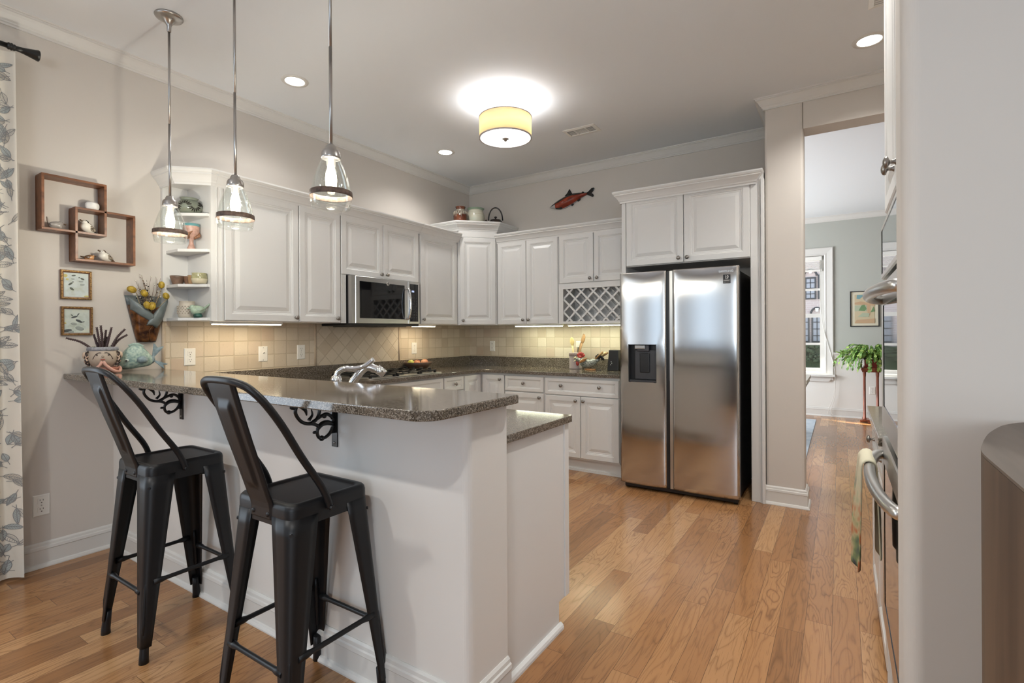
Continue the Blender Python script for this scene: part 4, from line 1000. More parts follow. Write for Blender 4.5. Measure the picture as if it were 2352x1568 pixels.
# ================================================================== LEFT WALL DECOR
def bird(name, c, yaw, s, mats, lab, up=0.0, grp='bird figurines on the box shelf'):
    """little perched bird: long axis along local +x (head)"""
    R = Matrix.Rotation(yaw, 3, 'Z'); Q = R @ Matrix.Rotation(-up, 3, 'Y'); c = Vector(c)
    def p(x, y, z): return c + R @ Vector((x * s, y * s, z * s))
    t = Thing(name, lab, 'figurine', grp)
    def body(u, v):
        a = 2 * PI * u; th = PI * v
        x = -0.55 * math.cos(th) ; r = 0.36 * math.sin(th) ** 0.75 * (1.12 - 0.25 * math.cos(th))
        q = Q @ Vector((x, r * math.cos(a) * 0.85, r * math.sin(a))); return c + R @ Vector((0, 0, 0)) + (q + Vector((0, 0, 0.36))) * s
    t.part('body', MB().surf(body, 18, 12, cu=True, mif=lambda u, v: 1 if 0.12 < u < 0.38 else 0), [mats[0], mats[1]])
    hq = Q @ Vector((0.40, 0, 0.22)) + Vector((0, 0, 0.36)); hc = c + hq * s
    hd = MB().ell(hc, 0.235 * s, 14, 10, 0)
    hd.ell(hc + Q @ Vector((-0.02, 0, 0.06)) * s, (0.225 * s, 0.225 * s, 0.20 * s), 12, 8, 1)
    h = t.part('head', hd, [mats[0], mats[2]])
    for sy in (-1, 1): t.part('eye', MB().ell(hc + Q @ Vector((0.13, sy * 0.16, 0.06)) * s, 0.035 * s, 8, 6), M['black'], sub=h)
    bk = Q @ Vector((0.22, 0, 0.0)); t.part('beak', MB().tube([hc + bk * s * 0.8, hc + (bk + Q @ Vector((0.20, 0, -0.03))) * s], [0.06 * s, 0.004], 8), mats[3], sub=h)
    tl = Q @ Vector((-0.48, 0, 0.05)) + Vector((0, 0, 0.36)); te = Q @ Vector((-0.98 if mats[4] < 0.5 else -0.66, 0, 0.05 + mats[4])) + Vector((0, 0, 0.36))
    t.part('tail', MB().tube([c + tl * s, c + (tl + te) * 0.5 * s, c + te * s], [0.13 * s, 0.10 * s, 0.05 * s], 8), mats[2])
    for sy in (-1, 1):
        wc = Q @ Vector((-0.10, sy * 0.27, 0.04)) + Vector((0, 0, 0.36))
        t.part('wing', MB().ell(c + wc * s, (0.40 * s, 0.08 * s, 0.19 * s), 12, 8, 0, Q), mats[1])
    return t.done()
CW = mat('glaze_white', (0.72, 0.68, 0.60), 0.15); CB = mat('glaze_brown', (0.10, 0.06, 0.035), 0.15); CK = mat('glaze_black', (0.02, 0.018, 0.018), 0.12)
CG = mat('glaze_grey', (0.34, 0.31, 0.28), 0.25, noise=0.3); CO = mat('glaze_orange', (0.52, 0.27, 0.12), 0.2); CS = mat('glaze_speckled', (0.42, 0.36, 0.28), 0.15, col2=(0.05, 0.035, 0.02), nscale=120)
ST = 0.012; BD = 0.100
t = Thing('box_shelf', 'brown wooden wall shelf of two interlocking open boxes', 'shelf')
A0, A1, AZ0, AZ1 = -3.920, -3.628, 1.864, 2.170; B0, B1, BZ0, BZ1 = -3.776, -3.484, 1.708, 2.014
for (y0, y1, z0, z1) in ((A0, A1, AZ0, AZ1), (B0, B1, BZ0, BZ1)):
    bx = t.part('box_frame', MB().box(0.001, BD, y0, y1, z1 - ST, z1).box(0.001, BD, y0, y1, z0, z0 + ST).box(0.001, BD, y0, y0 + ST, z0 + ST, z1 - ST).box(0.001, BD, y1 - ST, y1, z0 + ST, z1 - ST), M['shelfwood'], bevel=0.001)
t.done()
bird('bird_figurine', (0.060, -3.852, AZ0 + ST + 0.001), PI / 2, 0.056, (CG, CG, CG, CB, 0.70), 'grey bird figurine with upright tail in the lower left of the upper box', 0.0)
bird('bird_figurine', (0.055, -3.705, AZ0 + ST + 0.006), -PI / 2 + 0.3, 0.070, (CW, CS, CK, CB, -0.10), 'white and brown bird figurine where the two boxes overlap', 0.55)
bird('bird_figurine', (0.055, -3.700, BZ0 + ST + 0.001), PI / 2, 0.042, (CO, CB, CB, CB, 0.15), 'small orange and brown bird figurine on the bottom of the lower box', 0.1)
bird('bird_figurine', (0.055, -3.620, BZ0 + ST + 0.005), -PI / 2 + 0.3, 0.066, (CW, CS, CB, CB, -0.06), 'white-breasted bird figurine on the bottom of the lower box', 0.45)
def stone(u, v):
    a = 2 * PI * u; th = PI * v; k = 1 + 0.06 * math.sin(3 * a + 1) * math.sin(th) + 0.05 * math.cos(5 * a)
    return (0.055 + 0.028 * k * math.sin(th) ** 0.7 * math.cos(a), -3.683 + 0.034 * k * math.sin(th) ** 0.7 * math.sin(a), BZ1 + 0.026 - 0.025 * math.copysign(abs(math.cos(th)) ** 0.7, math.cos(th)) * -1)
one('white_stone', MB().surf(stone, 18, 12, cu=True), mat('white_stone', (0.80, 0.78, 0.74), 0.6, noise=0.1), 'smooth white stone on top of the lower box of the shelf', 'stone')

# small gilt pictures
M['gilt'] = mat('gilt_beads', (0.42, 0.25, 0.10), 0.35, 0.75, noise=0.65, nscale=120, bump=0.5)
M['giltin'] = mat('gilt_brown', (0.16, 0.065, 0.025), 0.35)
def picture(y0, y1, z0, z1, blobs, lab, bgc, dark):
    t = Thing('framed_picture', lab, 'picture', 'small gilt-framed bird pictures')
    w, h = y1 - y0, z1 - z0
    t.part('frame', MB().rects((0.001, y0, z0), Y3, X3, w, h, [(0, 0), (0, 0.014), (0.003, 0.018), (0.009, 0.018), (0.010, 0.013), (0.014, 0.012), (0.015, 0.006)], mis=[1, 0, 0, 0, 1, 1, 1], cap=False), [M['gilt'], M['giltin']])
    for k in range(22):
        pass
    bd = MB(); n = 24
    for k in range(n):
        a = 0.006 + (w - 0.012) * k / (n - 1); c = 0.006 + (h - 0.012) * k / (n - 1)
        for q in ((y0 + a, z0 + 0.006), (y0 + a, z1 - 0.006), (y0 + 0.006, z0 + c), (y1 - 0.006, z0 + c)): bd.ell((0.018, q[0], q[1]), 0.0027, 6, 4)
    t.part('beading', bd, M['gilt'])
    g = G('painting'); tc = g.n('TexCoord'); nz = g.n('TexNoise', i_Vector=tc.outputs['Object'], i_Scale=24.0, i_Detail=5.0)
    g.set(Base_Color=g.ramp(nz.outputs['Fac'], [(0.3, bgc[0]), (0.5, bgc[1]), (0.72, bgc[2])]), Roughness=0.6)
    pt = t.part('painting', MB().box(0.001, 0.008, y0 + 0.013, y1 - 0.013, z0 + 0.013, z1 - 0.013), g.m)
    pm = MB()
    for a, b, rw, rh, ang, mi in blobs:
        M_ = Matrix.Rotation(ang, 3, 'X'); pm.ell((0.0082, y0 + w * a, z0 + h * b), (0.0007, w * rw, h * rh), 12, 6, mi, M_)
    t.part('painted_birds', pm, [mat('bird_ink', dark, 0.6), mat('bird_ink_pale', tuple(0.5 * (a + b) for a, b in zip(dark, bgc[1])), 0.6), mat('flower_wash', (0.55, 0.48, 0.18), 0.6)], sub=pt)
    return t.done()
picture(-3.818, -3.674, 1.492, 1.660, [(0.42, 0.82, 0.07, 0.022, 0.2, 0), (0.70, 0.72, 0.075, 0.03, -0.5, 0), (0.60, 0.76, 0.03, 0.018, 0.3, 0), (0.66, 0.63, 0.08, 0.028, 0.0, 1), (0.70, 0.52, 0.08, 0.03, 0.1, 1), (0.32, 0.53, 0.085, 0.03, 0.7, 0), (0.40, 0.60, 0.03, 0.02, 0, 0), (0.36, 0.36, 0.085, 0.035, -0.7, 0), (0.40, 0.70, 0.06, 0.02, 0, 1), (0.16, 0.80, 0.07, 0.06, 0, 2), (0.22, 0.68, 0.05, 0.035, 0, 2), (0.85, 0.12, 0.10, 0.03, 0, 2)],
        'upper small gilt-framed picture of several birds on a pale blue ground', [(0.46, 0.50, 0.42), (0.55, 0.61, 0.60), (0.62, 0.66, 0.58)], (0.09, 0.10, 0.08))
picture(-3.816, -3.670, 1.284, 1.450, [(0.42, 0.64, 0.11, 0.032, 0.35, 0), (0.34, 0.70, 0.04, 0.016, -0.6, 0), (0.54, 0.73, 0.06, 0.016, 1.0, 0), (0.56, 0.50, 0.12, 0.04, -0.5, 0), (0.70, 0.47, 0.05, 0.015, 0.4, 0), (0.40, 0.40, 0.10, 0.045, -0.1, 1), (0.58, 0.24, 0.14, 0.07, -0.3, 1), (0.20, 0.16, 0.14, 0.055, 0.2, 0), (0.30, 0.12, 0.10, 0.05, 0, 1), (0.12, 0.42, 0.05, 0.03, 0, 2)],
        'lower small gilt-framed picture of dark birds above the planter', [(0.40, 0.45, 0.38), (0.52, 0.58, 0.53), (0.60, 0.62, 0.50)], (0.06, 0.07, 0.07))

# wall pocket vase with dried stems
VY, VZ0, VZ1 = -3.392, 1.240, 1.532
GB = mat('glaze_amber_brown', (0.20, 0.075, 0.022), 0.10, col2=(0.028, 0.010, 0.006), nscale=22); GS = mat('glaze_slate_blue', (0.20, 0.235, 0.235), 0.32, noise=0.35, nscale=18)
t = Thing('wall_vase', 'brown and slate glazed wall pocket vase folded like a wrap', 'vase')
def hw(v): return 0.050 + 0.064 * v ** 0.9
def vs_f(u, v):
    a = (u - 0.5) * PI; return (0.004 + (0.030 + 0.060 * v) * math.cos(a) ** 0.8, VY + hw(v) * math.sin(a), VZ0 + (VZ1 - VZ0) * v * (0.90 + 0.10 * abs(math.sin(a))))
t.part('pocket', MB().surf(lambda u, v: vs_f(u, v * 0.80), 26, 14), GB, sol=0.005)
t.part('back_panel', MB().surf(lambda u, v: (0.003 + 0.012 * math.sin(PI * u) * v, VY + hw(v) * (2 * u - 1) * 1.02, VZ0 + (VZ1 - VZ0) * v), 12, 8), GS, sol=0.004)
def lapel(sgn, pts):
    """folded collar: a band bulging out over the pocket"""
    m = MB()
    def f(u, v):
        i = u * (len(pts) - 1); k = min(int(i), len(pts) - 2); q = i - k
        lo = Vector(pts[k][0]).lerp(Vector(pts[k + 1][0]), q); hi = Vector(pts[k][1]).lerp(Vector(pts[k + 1][1]), q)
        p = lo.lerp(hi, v); vv = max(0, min(1, p.y)); a = max(-0.98, min(0.98, p.x)); xx = 0.004 + (0.030 + 0.060 * vv) * (1 - a * a) ** 0.4
        return (xx + 0.006 + 0.016 * math.sin(PI * v) ** 0.7, VY + hw(vv) * p.x, VZ0 + (VZ1 - VZ0) * vv)
    m.surf(f, 16, 8); return m
t.part('collar', lapel(-1, [((-1.0, 0.70), (-1.0, 0.97)), ((-0.6, 0.56), (-0.7, 0.84)), ((-0.1, 0.46), (-0.2, 0.70)), ((0.12, 0.46), (0.12, 0.60))]), GS, sol=0.003)
t.part('collar', lapel(1, [((-0.30, 0.36), (-0.22, 0.40)), ((0.15, 0.36), (0.05, 0.55)), ((0.55, 0.30), (0.45, 0.76)), ((0.98, 0.45), (0.90, 0.93)), ((1.0, 0.75), (1.02, 0.95))]), GS, sol=0.003)
t.part('seam', MB().tube([(0.062, VY + 0.012, VZ0 + 0.10), (0.058, VY - 0.004, VZ0 + 0.07), (0.046, VY + 0.004, VZ0 + 0.02), (0.040, VY + 0.010, VZ0)], 0.0035, 6), GB)
t.done()
M['pod'] = mat('yellow_pod', (0.52, 0.36, 0.035), 0.5, col2=(0.30, 0.19, 0.02), nscale=55); M['stem'] = mat('dry_stem', (0.42, 0.32, 0.16), 0.7)
pods = [((0.060, -3.490, 1.565), 0.024, 1.2, 'left above the rim'), ((0.075, -3.428, 1.545), 0.022, 0.5, 'leaning over the middle of the rim'), ((0.070, -3.330, 1.605), 0.021, 0.0, 'highest of the bunch'), ((0.075, -3.306, 1.535), 0.021, 0.4, 'at the right rim'), ((0.105, -3.425, 1.470), 0.022, 0.3, 'left of the pair inside the collar'), ((0.110, -3.400, 1.465), 0.024, -0.2, 'right of the pair inside the collar')]
for (p, r, tl_, w_) in pods:
    t = Thing('dried_pod', 'yellow ribbed dried pod in the wall vase, ' + w_, 'dried flower', 'yellow pods in the wall vase')
    R = Matrix.Rotation(tl_, 3, 'X'); pv = Vector(p)
    def pf(u, v, R=R, pv=pv, r=r):
        a = 2 * PI * u; th = PI * v; k = 1 + 0.08 * math.cos(9 * a); q = R @ Vector((r * 0.82 * k * math.sin(th) * math.cos(a), r * 0.82 * k * math.sin(th) * math.sin(a), r * 1.1 * math.cos(th))); return pv + q
    t.part('pod', MB().surf(pf, 36, 10, cu=True), M['pod'])
    e = Vector((0.050, VY + (p[1] - VY) * 0.15, 1.395)); t.part('stem', MB().tube(bez([pv - R @ Vector((0, 0, r)) * 0.9, (pv + e) / 2 + Vector((0.006, 0, 0)), e], 5), 0.0016, 5), M['stem'])
    t.done(loc=(0.05, VY, 1.395))
tw = MB()
for k in range(34):
    e = Vector((0.045 + random.uniform(-.01, .02), VY + random.uniform(-0.02, 0.03), 1.40)); tp = Vector((0.05 + random.uniform(-0.03, 0.05), VY + random.uniform(-0.085, 0.070), random.uniform(1.52, 1.665)))
    md = (e + tp) / 2 + Vector((0, random.uniform(-0.015, 0.015), 0)); tw.tube(bez([e, md, tp], 4), 0.0009, 4, 0)
    if k % 2 == 0: tw.ell(tp, 0.0045, 7, 5, 1)
    for j in range(2): q = md.lerp(tp, random.random()); tw.ell(q + Vector((random.uniform(-.006, .006), random.uniform(-.01, .01), 0)), 0.0038, 6, 4, random.choice((1, 1, 2)))
one('dried_twigs', tw, [mat('twig', (0.16, 0.10, 0.06), 0.7), CW, CK], 'spray of thin dried twigs with pale buds in the wall vase', 'dried flower', kind='stuff')

# curtain and rod
t = Thing('curtain_rod', 'black curtain rod with a flared finial at the upper left edge', 'curtain rod')
RX, RZ = 0.105, 2.792
t.part('rod', MB().tube([(RX, -6.8, RZ), (RX, -4.03, RZ)], 0.013, 14), M['iron'])
M_ = Vector((0, 1, 0)).to_track_quat('Z', 'Y').to_matrix()
t.part('finial', MB().lathe([(0.013, -0.005), (0.018, 0.0), (0.018, 0.005), (0.014, 0.007), (0.019, 0.010), (0.019, 0.016), (0.014, 0.018), (0.017, 0.021), (0.016, 0.026), (0.013, 0.030), (0.016, 0.060), (0.026, 0.105), (0.030, 0.118), (0.028, 0.122), (0, 0.124)], (RX, -4.05, RZ), 24, 0, M_), M['iron'])
for yy_ in (-4.10, -4.22, -4.34, -4.46): t.part('ring', MB().tube([(RX + 0.021 * math.cos(a), yy_, RZ - 0.004 + 0.021 * math.sin(a)) for a in [i * PI / 10 for i in range(20)]], 0.0028, 6, closed=True), M['iron'])
for yy_ in (-6.6, -4.30): t.part('bracket', MB().tube([(0.0, yy_, RZ - 0.02), (RX, yy_, RZ - 0.016)], 0.007, 8).box(0, 0.006, yy_ - 0.02, yy_ + 0.02, RZ - 0.06, RZ + 0.03), M['iron'])
t.done()
CY0, CY1, CTZ = -4.66, -4.028, 2.762
def curt(u, v, off=0.0):
    y = CY0 + (CY1 - CY0) * u + 0.018 * v * (u ** 6); ph = u * 6.2 * 2 * PI
    amp = 0.030 * (0.55 + 0.45 * v); ab = math.sin(ph + 0.5 * math.sin(3 * v)) ; x = 0.105 + amp * ab + off * 0 + 0.006 * math.sin(v * 5 + u * 9)
    z = CTZ - (CTZ - 0.018) * v
    return Vector((x, y + 0.010 * math.cos(ph) * (0.4 + v * 0.6), z))
cm = MB().surf(lambda u, v: curt(u, v), 150, 40)
LF, LN, LB = 1, 2, 3
def leaf(uc, vc, ln, wd, ang, mi):
    """printed leaf on the cloth: fill, outline and veins hugging the folds"""
    H = CTZ - 0.018; Wd = 0.92      # cloth width along the folds (m)
    def at(a, b, lift):
        ca, sa = math.cos(ang), math.sin(ang); du, dv = (a * ca - b * sa), (a * sa + b * ca)
        u = min(0.9995, max(0.0, uc + du / Wd)); v = min(0.998, max(0.001, vc - dv / H))
        p = curt(u, v); e = 0.002; pu = curt(min(1, u + e), v) - curt(max(0, u - e), v); pv = curt(u, min(1, v + e)) - curt(u, max(0, v - e)); n = pv.cross(pu).normalized()
        if n.x < 0: n = -n
        return p + n * lift, u
    n = 9; L = []; Rr = []
    for i in range(n + 1):
        s = i / n; w = wd * 0.5 * math.sin(PI * s) ** 0.8 * (1.1 - 0.35 * s)
        L.append((s * ln, -w)); Rr.append((s * ln, w))
    if mi:
        vs = []
        for i in range(n + 1): vs += [at(*L[i], 0.0009)[0], at(L[i][0], 0, 0.0009)[0], at(*Rr[i], 0.0009)[0]]
        cm.add(vs, [(i * 3 + k, i * 3 + k + 1, i * 3 + k + 4, i * 3 + k + 3) for i in range(n) for k in (0, 1)], mi)
    def ln_(pts, w=0.0011):
        vs = []
        for i, (a, b) in enumerate(pts):
            j = min(i + 1, len(pts) - 1); k = max(i - 1, 0); d = Vector((pts[j][0] - pts[k][0], pts[j][1] - pts[k][1])).normalized(); q = (-d.y * w, d.x * w)
            vs += [at(a + q[0], b + q[1], 0.0016)[0], at(a - q[0], b - q[1], 0.0016)[0]]
        cm.add(vs, [(2 * i, 2 * i + 1, 2 * i + 3, 2 * i + 2) for i in range(len(pts) - 1)], LN)
    ln_(L); ln_(Rr); ln_([(-0.02, 0)] + [(ln * i / 8, 0) for i in range(9)], 0.0013)
    for i in range(2, n, 1):
        for sg in (-1, 1): ln_([(ln * (i - 1) / n, 0), (ln * i / n, sg * wd * 0.42 * math.sin(PI * i / n) ** 0.8 * (1.1 - 0.35 * i / n))], 0.0006)
rs = random.getstate(); random.seed(21)
vv_ = 0.03
for k in range(30):
    for uc in (0.62, 0.80, 0.90, 0.955):
        u_ = min(0.965, uc + random.uniform(-0.04, 0.03)); base = random.uniform(0, 2 * PI)
        for j in range(random.choice((1, 2, 3))): leaf(u_, vv_ + random.uniform(0, 0.022), random.uniform(0.045, 0.085), random.uniform(0.024, 0.036), base + (j - 1) * 0.75, random.choice((LF, 0, LB, LF)))
    vv_ += 0.0322
random.setstate(rs)
t = Thing('curtain', 'cream curtain printed with grey-blue leaves at the left edge', 'curtain')
t.part('cloth', cm, [mat('cream_cloth', (0.70, 0.655, 0.575), 0.85), mat('leaf_blue_grey', (0.42, 0.46, 0.45), 0.85), mat('leaf_line', (0.25, 0.25, 0.25), 0.85), mat('leaf_taupe', (0.55, 0.50, 0.42), 0.85)])
t.done()

# ================================================================== ON THE BAR
BZ = 1.065
# face planter
px_, py_ = 0.150, -3.668
clay = mat('pale_clay', (0.50, 0.41, 0.32), 0.45, noise=0.12, nscale=25); pink = mat('pink_clay', (0.55, 0.30, 0.23), 0.45); rim = mat('grey_rim', (0.30, 0.30, 0.32), 0.7, noise=0.4, nscale=90)
t = Thing('face_planter', 'clay planter shaped like a frowning face with pink arms, on the bar end', 'planter')
def ZR(z): return BZ + z
t.part('saucer', MB().lathe([(0, ZR(0.001)), (0.060, ZR(0.001)), (0.072, ZR(0.012)), (0.080, ZR(0.034)), (0.076, ZR(0.036)), (0.066, ZR(0.016)), (0, ZR(0.014))], (px_, py_, 0), 28), mat('brick_clay', (0.33, 0.13, 0.085), 0.5))
t.part('pot', MB().lathe([(0, ZR(0.014)), (0.040, ZR(0.014)), (0.044, ZR(0.034)), (0.058, ZR(0.048)), (0.072, ZR(0.072)), (0.074, ZR(0.098)), (0.072, ZR(0.122)), (0.068, ZR(0.136)), (0.060, ZR(0.136)), (0.060, ZR(0.12)), (0, ZR(0.118))], (px_, py_, 0), 32), clay)
t.part('rim', MB().lathe([(0.069, ZR(0.128)), (0.074, ZR(0.132)), (0.072, ZR(0.150)), (0.066, ZR(0.151)), (0.062, ZR(0.135))], (px_, py_, 0), 32), rim)
fd = Vector((3.73 - px_, -4.85 - py_, 0)).normalized(); fr_ = Vector((-fd.y, fd.x, 0)); C0 = Vector((px_, py_, 0))
def on_pot(ang, z, lift=0.0, r=None):
    rr = (r if r is not None else (0.072 if z > 0.06 else 0.06)) + lift; return C0 + (fd * math.cos(ang) + fr_ * math.sin(ang)) * rr + Z3 * ZR(z)
fc = MB()
for sg in (-1, 1):
    fc.tube([on_pot(sg * (0.10 + 0.11 * i), 0.118 + 0.004 * i - 0.0022 * i * i + (0.0) , 0.002) for i in range(6)], 0.0018, 6, 0)
    fc.ell(on_pot(sg * 0.36, 0.106, 0.001), 0.0045, 10, 6, 0)
ft = t.part('eye', fc, mat('dark_slip', (0.07, 0.05, 0.04), 0.4))
t.part('nose', MB().ell(on_pot(0, 0.098, 0.003), (0.006, 0.006, 0.009), 10, 8), mat('darker_clay', (0.36, 0.29, 0.22), 0.5))  # nose in a darker clay tone than the pot
t.part('mouth', MB().ell(on_pot(-0.07, 0.080, 0.002), (0.006, 0.006, 0.0035), 10, 6).ell(on_pot(0.07, 0.080, 0.002), (0.006, 0.006, 0.0035), 10, 6), mat('red_lip', (0.36, 0.07, 0.04), 0.4))
for sg in (-1, 1):
    hr = MB(); er = MB()
    for k in range(9):
        a = sg * (1.02 + 0.09 * (k % 3)); z = 0.126 - 0.009 * k
        hr.tube(bez([on_pot(a, z, 0.003), on_pot(a + sg * 0.14, z - 0.012, 0.010), on_pot(a + sg * 0.05, z - 0.026, 0.005)], 4), 0.0042, 6, k % 2)
    t.part('hair', hr, [mat('dark_glaze', (0.035, 0.022, 0.018), 0.3), mat('pale_curl', (0.50, 0.36, 0.27), 0.4)])
    t.part('ear', MB().ell(on_pot(sg * 1.45, 0.104, 0.010), (0.010, 0.010, 0.020), 10, 8), mat('ear_clay', (0.56, 0.42, 0.31), 0.45))
    arm = bez([on_pot(sg * 0.03, 0.070, 0.012, 0.066), on_pot(sg * 0.20, 0.045, 0.016, 0.066), on_pot(sg * 0.62, 0.014, 0.018, 0.070), on_pot(sg * 1.05, 0.010, 0.016, 0.070), on_pot(sg * 1.35, 0.024, 0.012, 0.070), on_pot(sg * 1.7, 0.034, 0.004, 0.070)], 5)
    t.part('arm', MB().tube(arm, [0.007] + [0.0085] * (len(arm) - 2) + [0.006], 10), pink)
sc = MB(); rs = random.getstate(); random.seed(5)
stems = [(-1.1, 0.13, 0.055), (-0.25, 0.02, 0.115), (0.05, -0.01, 0.125), (0.10, 0.012, 0.10), (0.35, 0.03, 0.115), (0.95, 0.075, 0.105), (1.0, 0.085, 0.072), (-0.45, 0.028, 0.075), (0.2, 0.015, 0.06), (-0.1, 0.0, 0.085)]
for i, (a, dx, hz) in enumerate(stems):
    sgn = 1 if a >= 0 else -1; b = C0 + fr_ * (0.028 * max(-1, min(1, a))) + fd * random.uniform(-0.02, 0.02) + Z3 * ZR(0.118)
    tp = b + fr_ * (dx * (1 if a > 0 else -1)) + Z3 * (hz + 0.03) + fd * random.uniform(-0.01, 0.015); md = (b + tp) / 2 + Z3 * (0.018 if abs(dx) > 0.05 else 0)
    pts = bez([b, md, tp], 7); n = len(pts); sc.tube(pts, [0.0072 * (1 - 0.35 * k / n) for k in range(n)], 5, 0)
    for k in range(1, n):
        d = (pts[k] - pts[k - 1]).normalized(); q = d.orthogonal().normalized()
        for m_ in range(5): v = Matrix.Rotation(m_ * 2 * PI / 5 + k * 0.3, 3, d) @ q; sc.ell(pts[k] + v * 0.0066 * (1 - 0.3 * k / n), 0.0023, 5, 3, 0)
for k in range(10): a = k * 0.63; sc.ell(C0 + Vector((0.045 * math.cos(a), 0.045 * math.sin(a), ZR(0.136))), (0.008, 0.008, 0.018), 7, 5, 1)
random.setstate(rs)
t.part('succulent', sc, [mat('dark_succulent', (0.055, 0.030, 0.030), 0.5), mat('green_succulent', (0.12, 0.13, 0.055), 0.5)])
t.done()

# ceramic fish (facing the camera-left)
FC = Vector((0.130, -3.490, BZ + 0.001))
fg = mat('verdigris_glaze', (0.42, 0.52, 0.43), 0.45, col2=(0.20, 0.30, 0.27), nscale=70, bump=0.6); fb = mat('blue_grey_fin', (0.26, 0.34, 0.36), 0.5, noise=0.35, nscale=60, bump=0.5)
hd_ = Vector((-0.22, -0.97, 0)).normalized(); sd = Vector((-hd_.y, hd_.x, 0))     # head direction, side
t = Thing('ceramic_fish', 'speckled green ceramic fish with a raised tail resting on the bar', 'figurine')
def fish(u, v):
    s = v; a = 2 * PI * u
    x = 0.096 - 0.178 * s
    hgt = 0.092 * (math.sin(PI * min(0.97, s * 0.97)) ** 0.58) * (1 - 0.30 * s); wd = 0.060 * (math.sin(PI * min(0.96, s * 0.96)) ** 0.55) * (1 - 0.40 * s)
    zc = 0.062 + 0.026 * math.sin(PI * min(1, s * 1.1)) - 0.026 * (1 - s) ** 2.5
    cz = math.cos(a); z = zc + hgt * (cz if cz > 0 else cz * 0.85)
    return FC + hd_ * x + sd * (wd * math.sin(a)) + Z3 * max(0.001, z)
t.part('body', MB().surf(fish, 28, 26, cu=True), fg)
def fan(o, d1, d2, ln, n=8, th=0.004, curl=Vector((0, 0, 0))):
    m = MB(); o = Vector(o); vs = []
    for i in range(n + 1):
        q = i / n; d = (Vector(d1) * (1 - q) + Vector(d2) * q).normalized(); vs.append([o + d * (ln * 0.25 * j) * (0.9 + 0.1 * math.cos(q * 2 * PI)) + curl * (j / 4) ** 2 for j in range(5)])
    flat = [p for r in vs for p in r]; m.add(flat, [(i * 5 + j, i * 5 + j + 1, i * 5 + j + 6, i * 5 + j + 5) for i in range(n) for j in range(4)], 0, True); return m
tb = FC - hd_ * 0.074 + Z3 * 0.066
t.part('tail', MB().ell(tb, (0.018, 0.018, 0.026), 12, 8), fb)
t.part('tail_fin', fan(tb, -hd_ * 0.1 + Z3 * 1.0, -hd_ * 0.65 + Z3 * 0.8, 0.100), fb, sol=0.010)
t.part('tail_fin', fan(tb, -hd_ * 0.9 - Z3 * 0.35 + sd * 0.2, -hd_ * 0.6 - Z3 * 0.62 + sd * 0.2, 0.088), fb, sol=0.012)
t.part('dorsal_fin', fan(FC + hd_ * 0.005 + Z3 * 0.135, hd_ * 0.7 + Z3 * 0.35, -hd_ * 0.9 + Z3 * 0.25, 0.045), fg, sol=0.008)
for sg in (-1, 1):
    t.part('side_fin', MB().ell(FC - hd_ * 0.020 + sd * sg * 0.040 + Z3 * 0.068, (0.030, 0.030, 0.022), 14, 8), fb)
    ey = t.part('eye', MB().ell(FC + hd_ * 0.055 + sd * sg * 0.045 + Z3 * 0.066, 0.0105, 12, 8), mat('pale_eye', (0.55, 0.62, 0.55), 0.3))
    t.part('pupil', MB().ell(FC + hd_ * 0.059 + sd * sg * 0.053 + Z3 * 0.065, 0.0050, 10, 6), M['black'], sub=ey)
mp_ = [FC + hd_ * (0.096 - 0.050 * (abs(k) / 6) ** 1.5) + sd * (0.044 * k / 6) + Z3 * (0.024 - 0.004 * (abs(k) / 6)) for k in range(-6, 7)]
t.part('mouth', MB().tube(mp_, 0.0026, 6), mat('mouth_dark', (0.08, 0.09, 0.07), 0.6))
t.done()

# ================================================================== OPEN SHELF POTS
def pot(name, prof, c, mats, lab, cat, grp=None, mis=None, seg=32, parts=None):
    t = Thing(name, lab, cat, grp)
    t.part('body', MB().lathe([(r, c[2] + z) for r, z in prof], (c[0], c[1], 0), seg, 0, mis=mis), mats)
    for nm, mb, m in (parts or []): t.part(nm, mb, m)
    return t.done()
S1, S2, S3, S4 = 1.3935, 1.6095, 1.8345, 2.0645
GP = 'pottery on the open corner shelves'
gg = mat('celadon_green', (0.19, 0.21, 0.165), 0.12); 
cv = MB()
cc = (0.185, -3.215, S4)
def bowl_r(z): return 0.040 + 0.036 * math.sin(PI * min(1, max(0, (z + 0.010) / 0.105))) ** 0.8
for q in range(8):
    a0 = q * 2 * PI / 8
    for k in range(7):
        an = (k - 3) * 0.42; pts = []
        for i in range(5):
            s = 0.014 + 0.028 * i / 4; z = 0.045 + s * math.cos(an) * 0.85 * (1 if q % 2 else -1); a = a0 + s * math.sin(an) / 0.072
            r = bowl_r(z) + 0.0006; pts.append((cc[0] + r * math.cos(a), cc[1] + r * math.sin(a), cc[2] + z))
        cv.tube(pts, [0.001, 0.0035, 0.0042, 0.0035, 0.001], 6)
pot('carved_bowl', [(0, 0.001), (0.040, 0.001)] + [(bowl_r(z), z) for z in [0.008 + 0.085 * i / 12 for i in range(13)]] + [(0.050, 0.098), (0.054, 0.103), (0.050, 0.104), (0.045, 0.096), (0.055, 0.06), (0, 0.02)], cc, gg, 'round green carved bowl on the top open shelf', 'pottery', GP, parts=[('carving', cv, mat('carved_dark', (0.018, 0.014, 0.010), 0.3))])
tq = mat('turquoise_glaze', (0.12, 0.30, 0.31), 0.18); pk = mat('pink_speckled_clay', (0.55, 0.33, 0.26), 0.4, noise=0.3, nscale=60); bz_ = mat('bronze_leaf', (0.30, 0.14, 0.07), 0.4, noise=0.4)
cc = (0.190, -3.205, S3)
lv = MB()
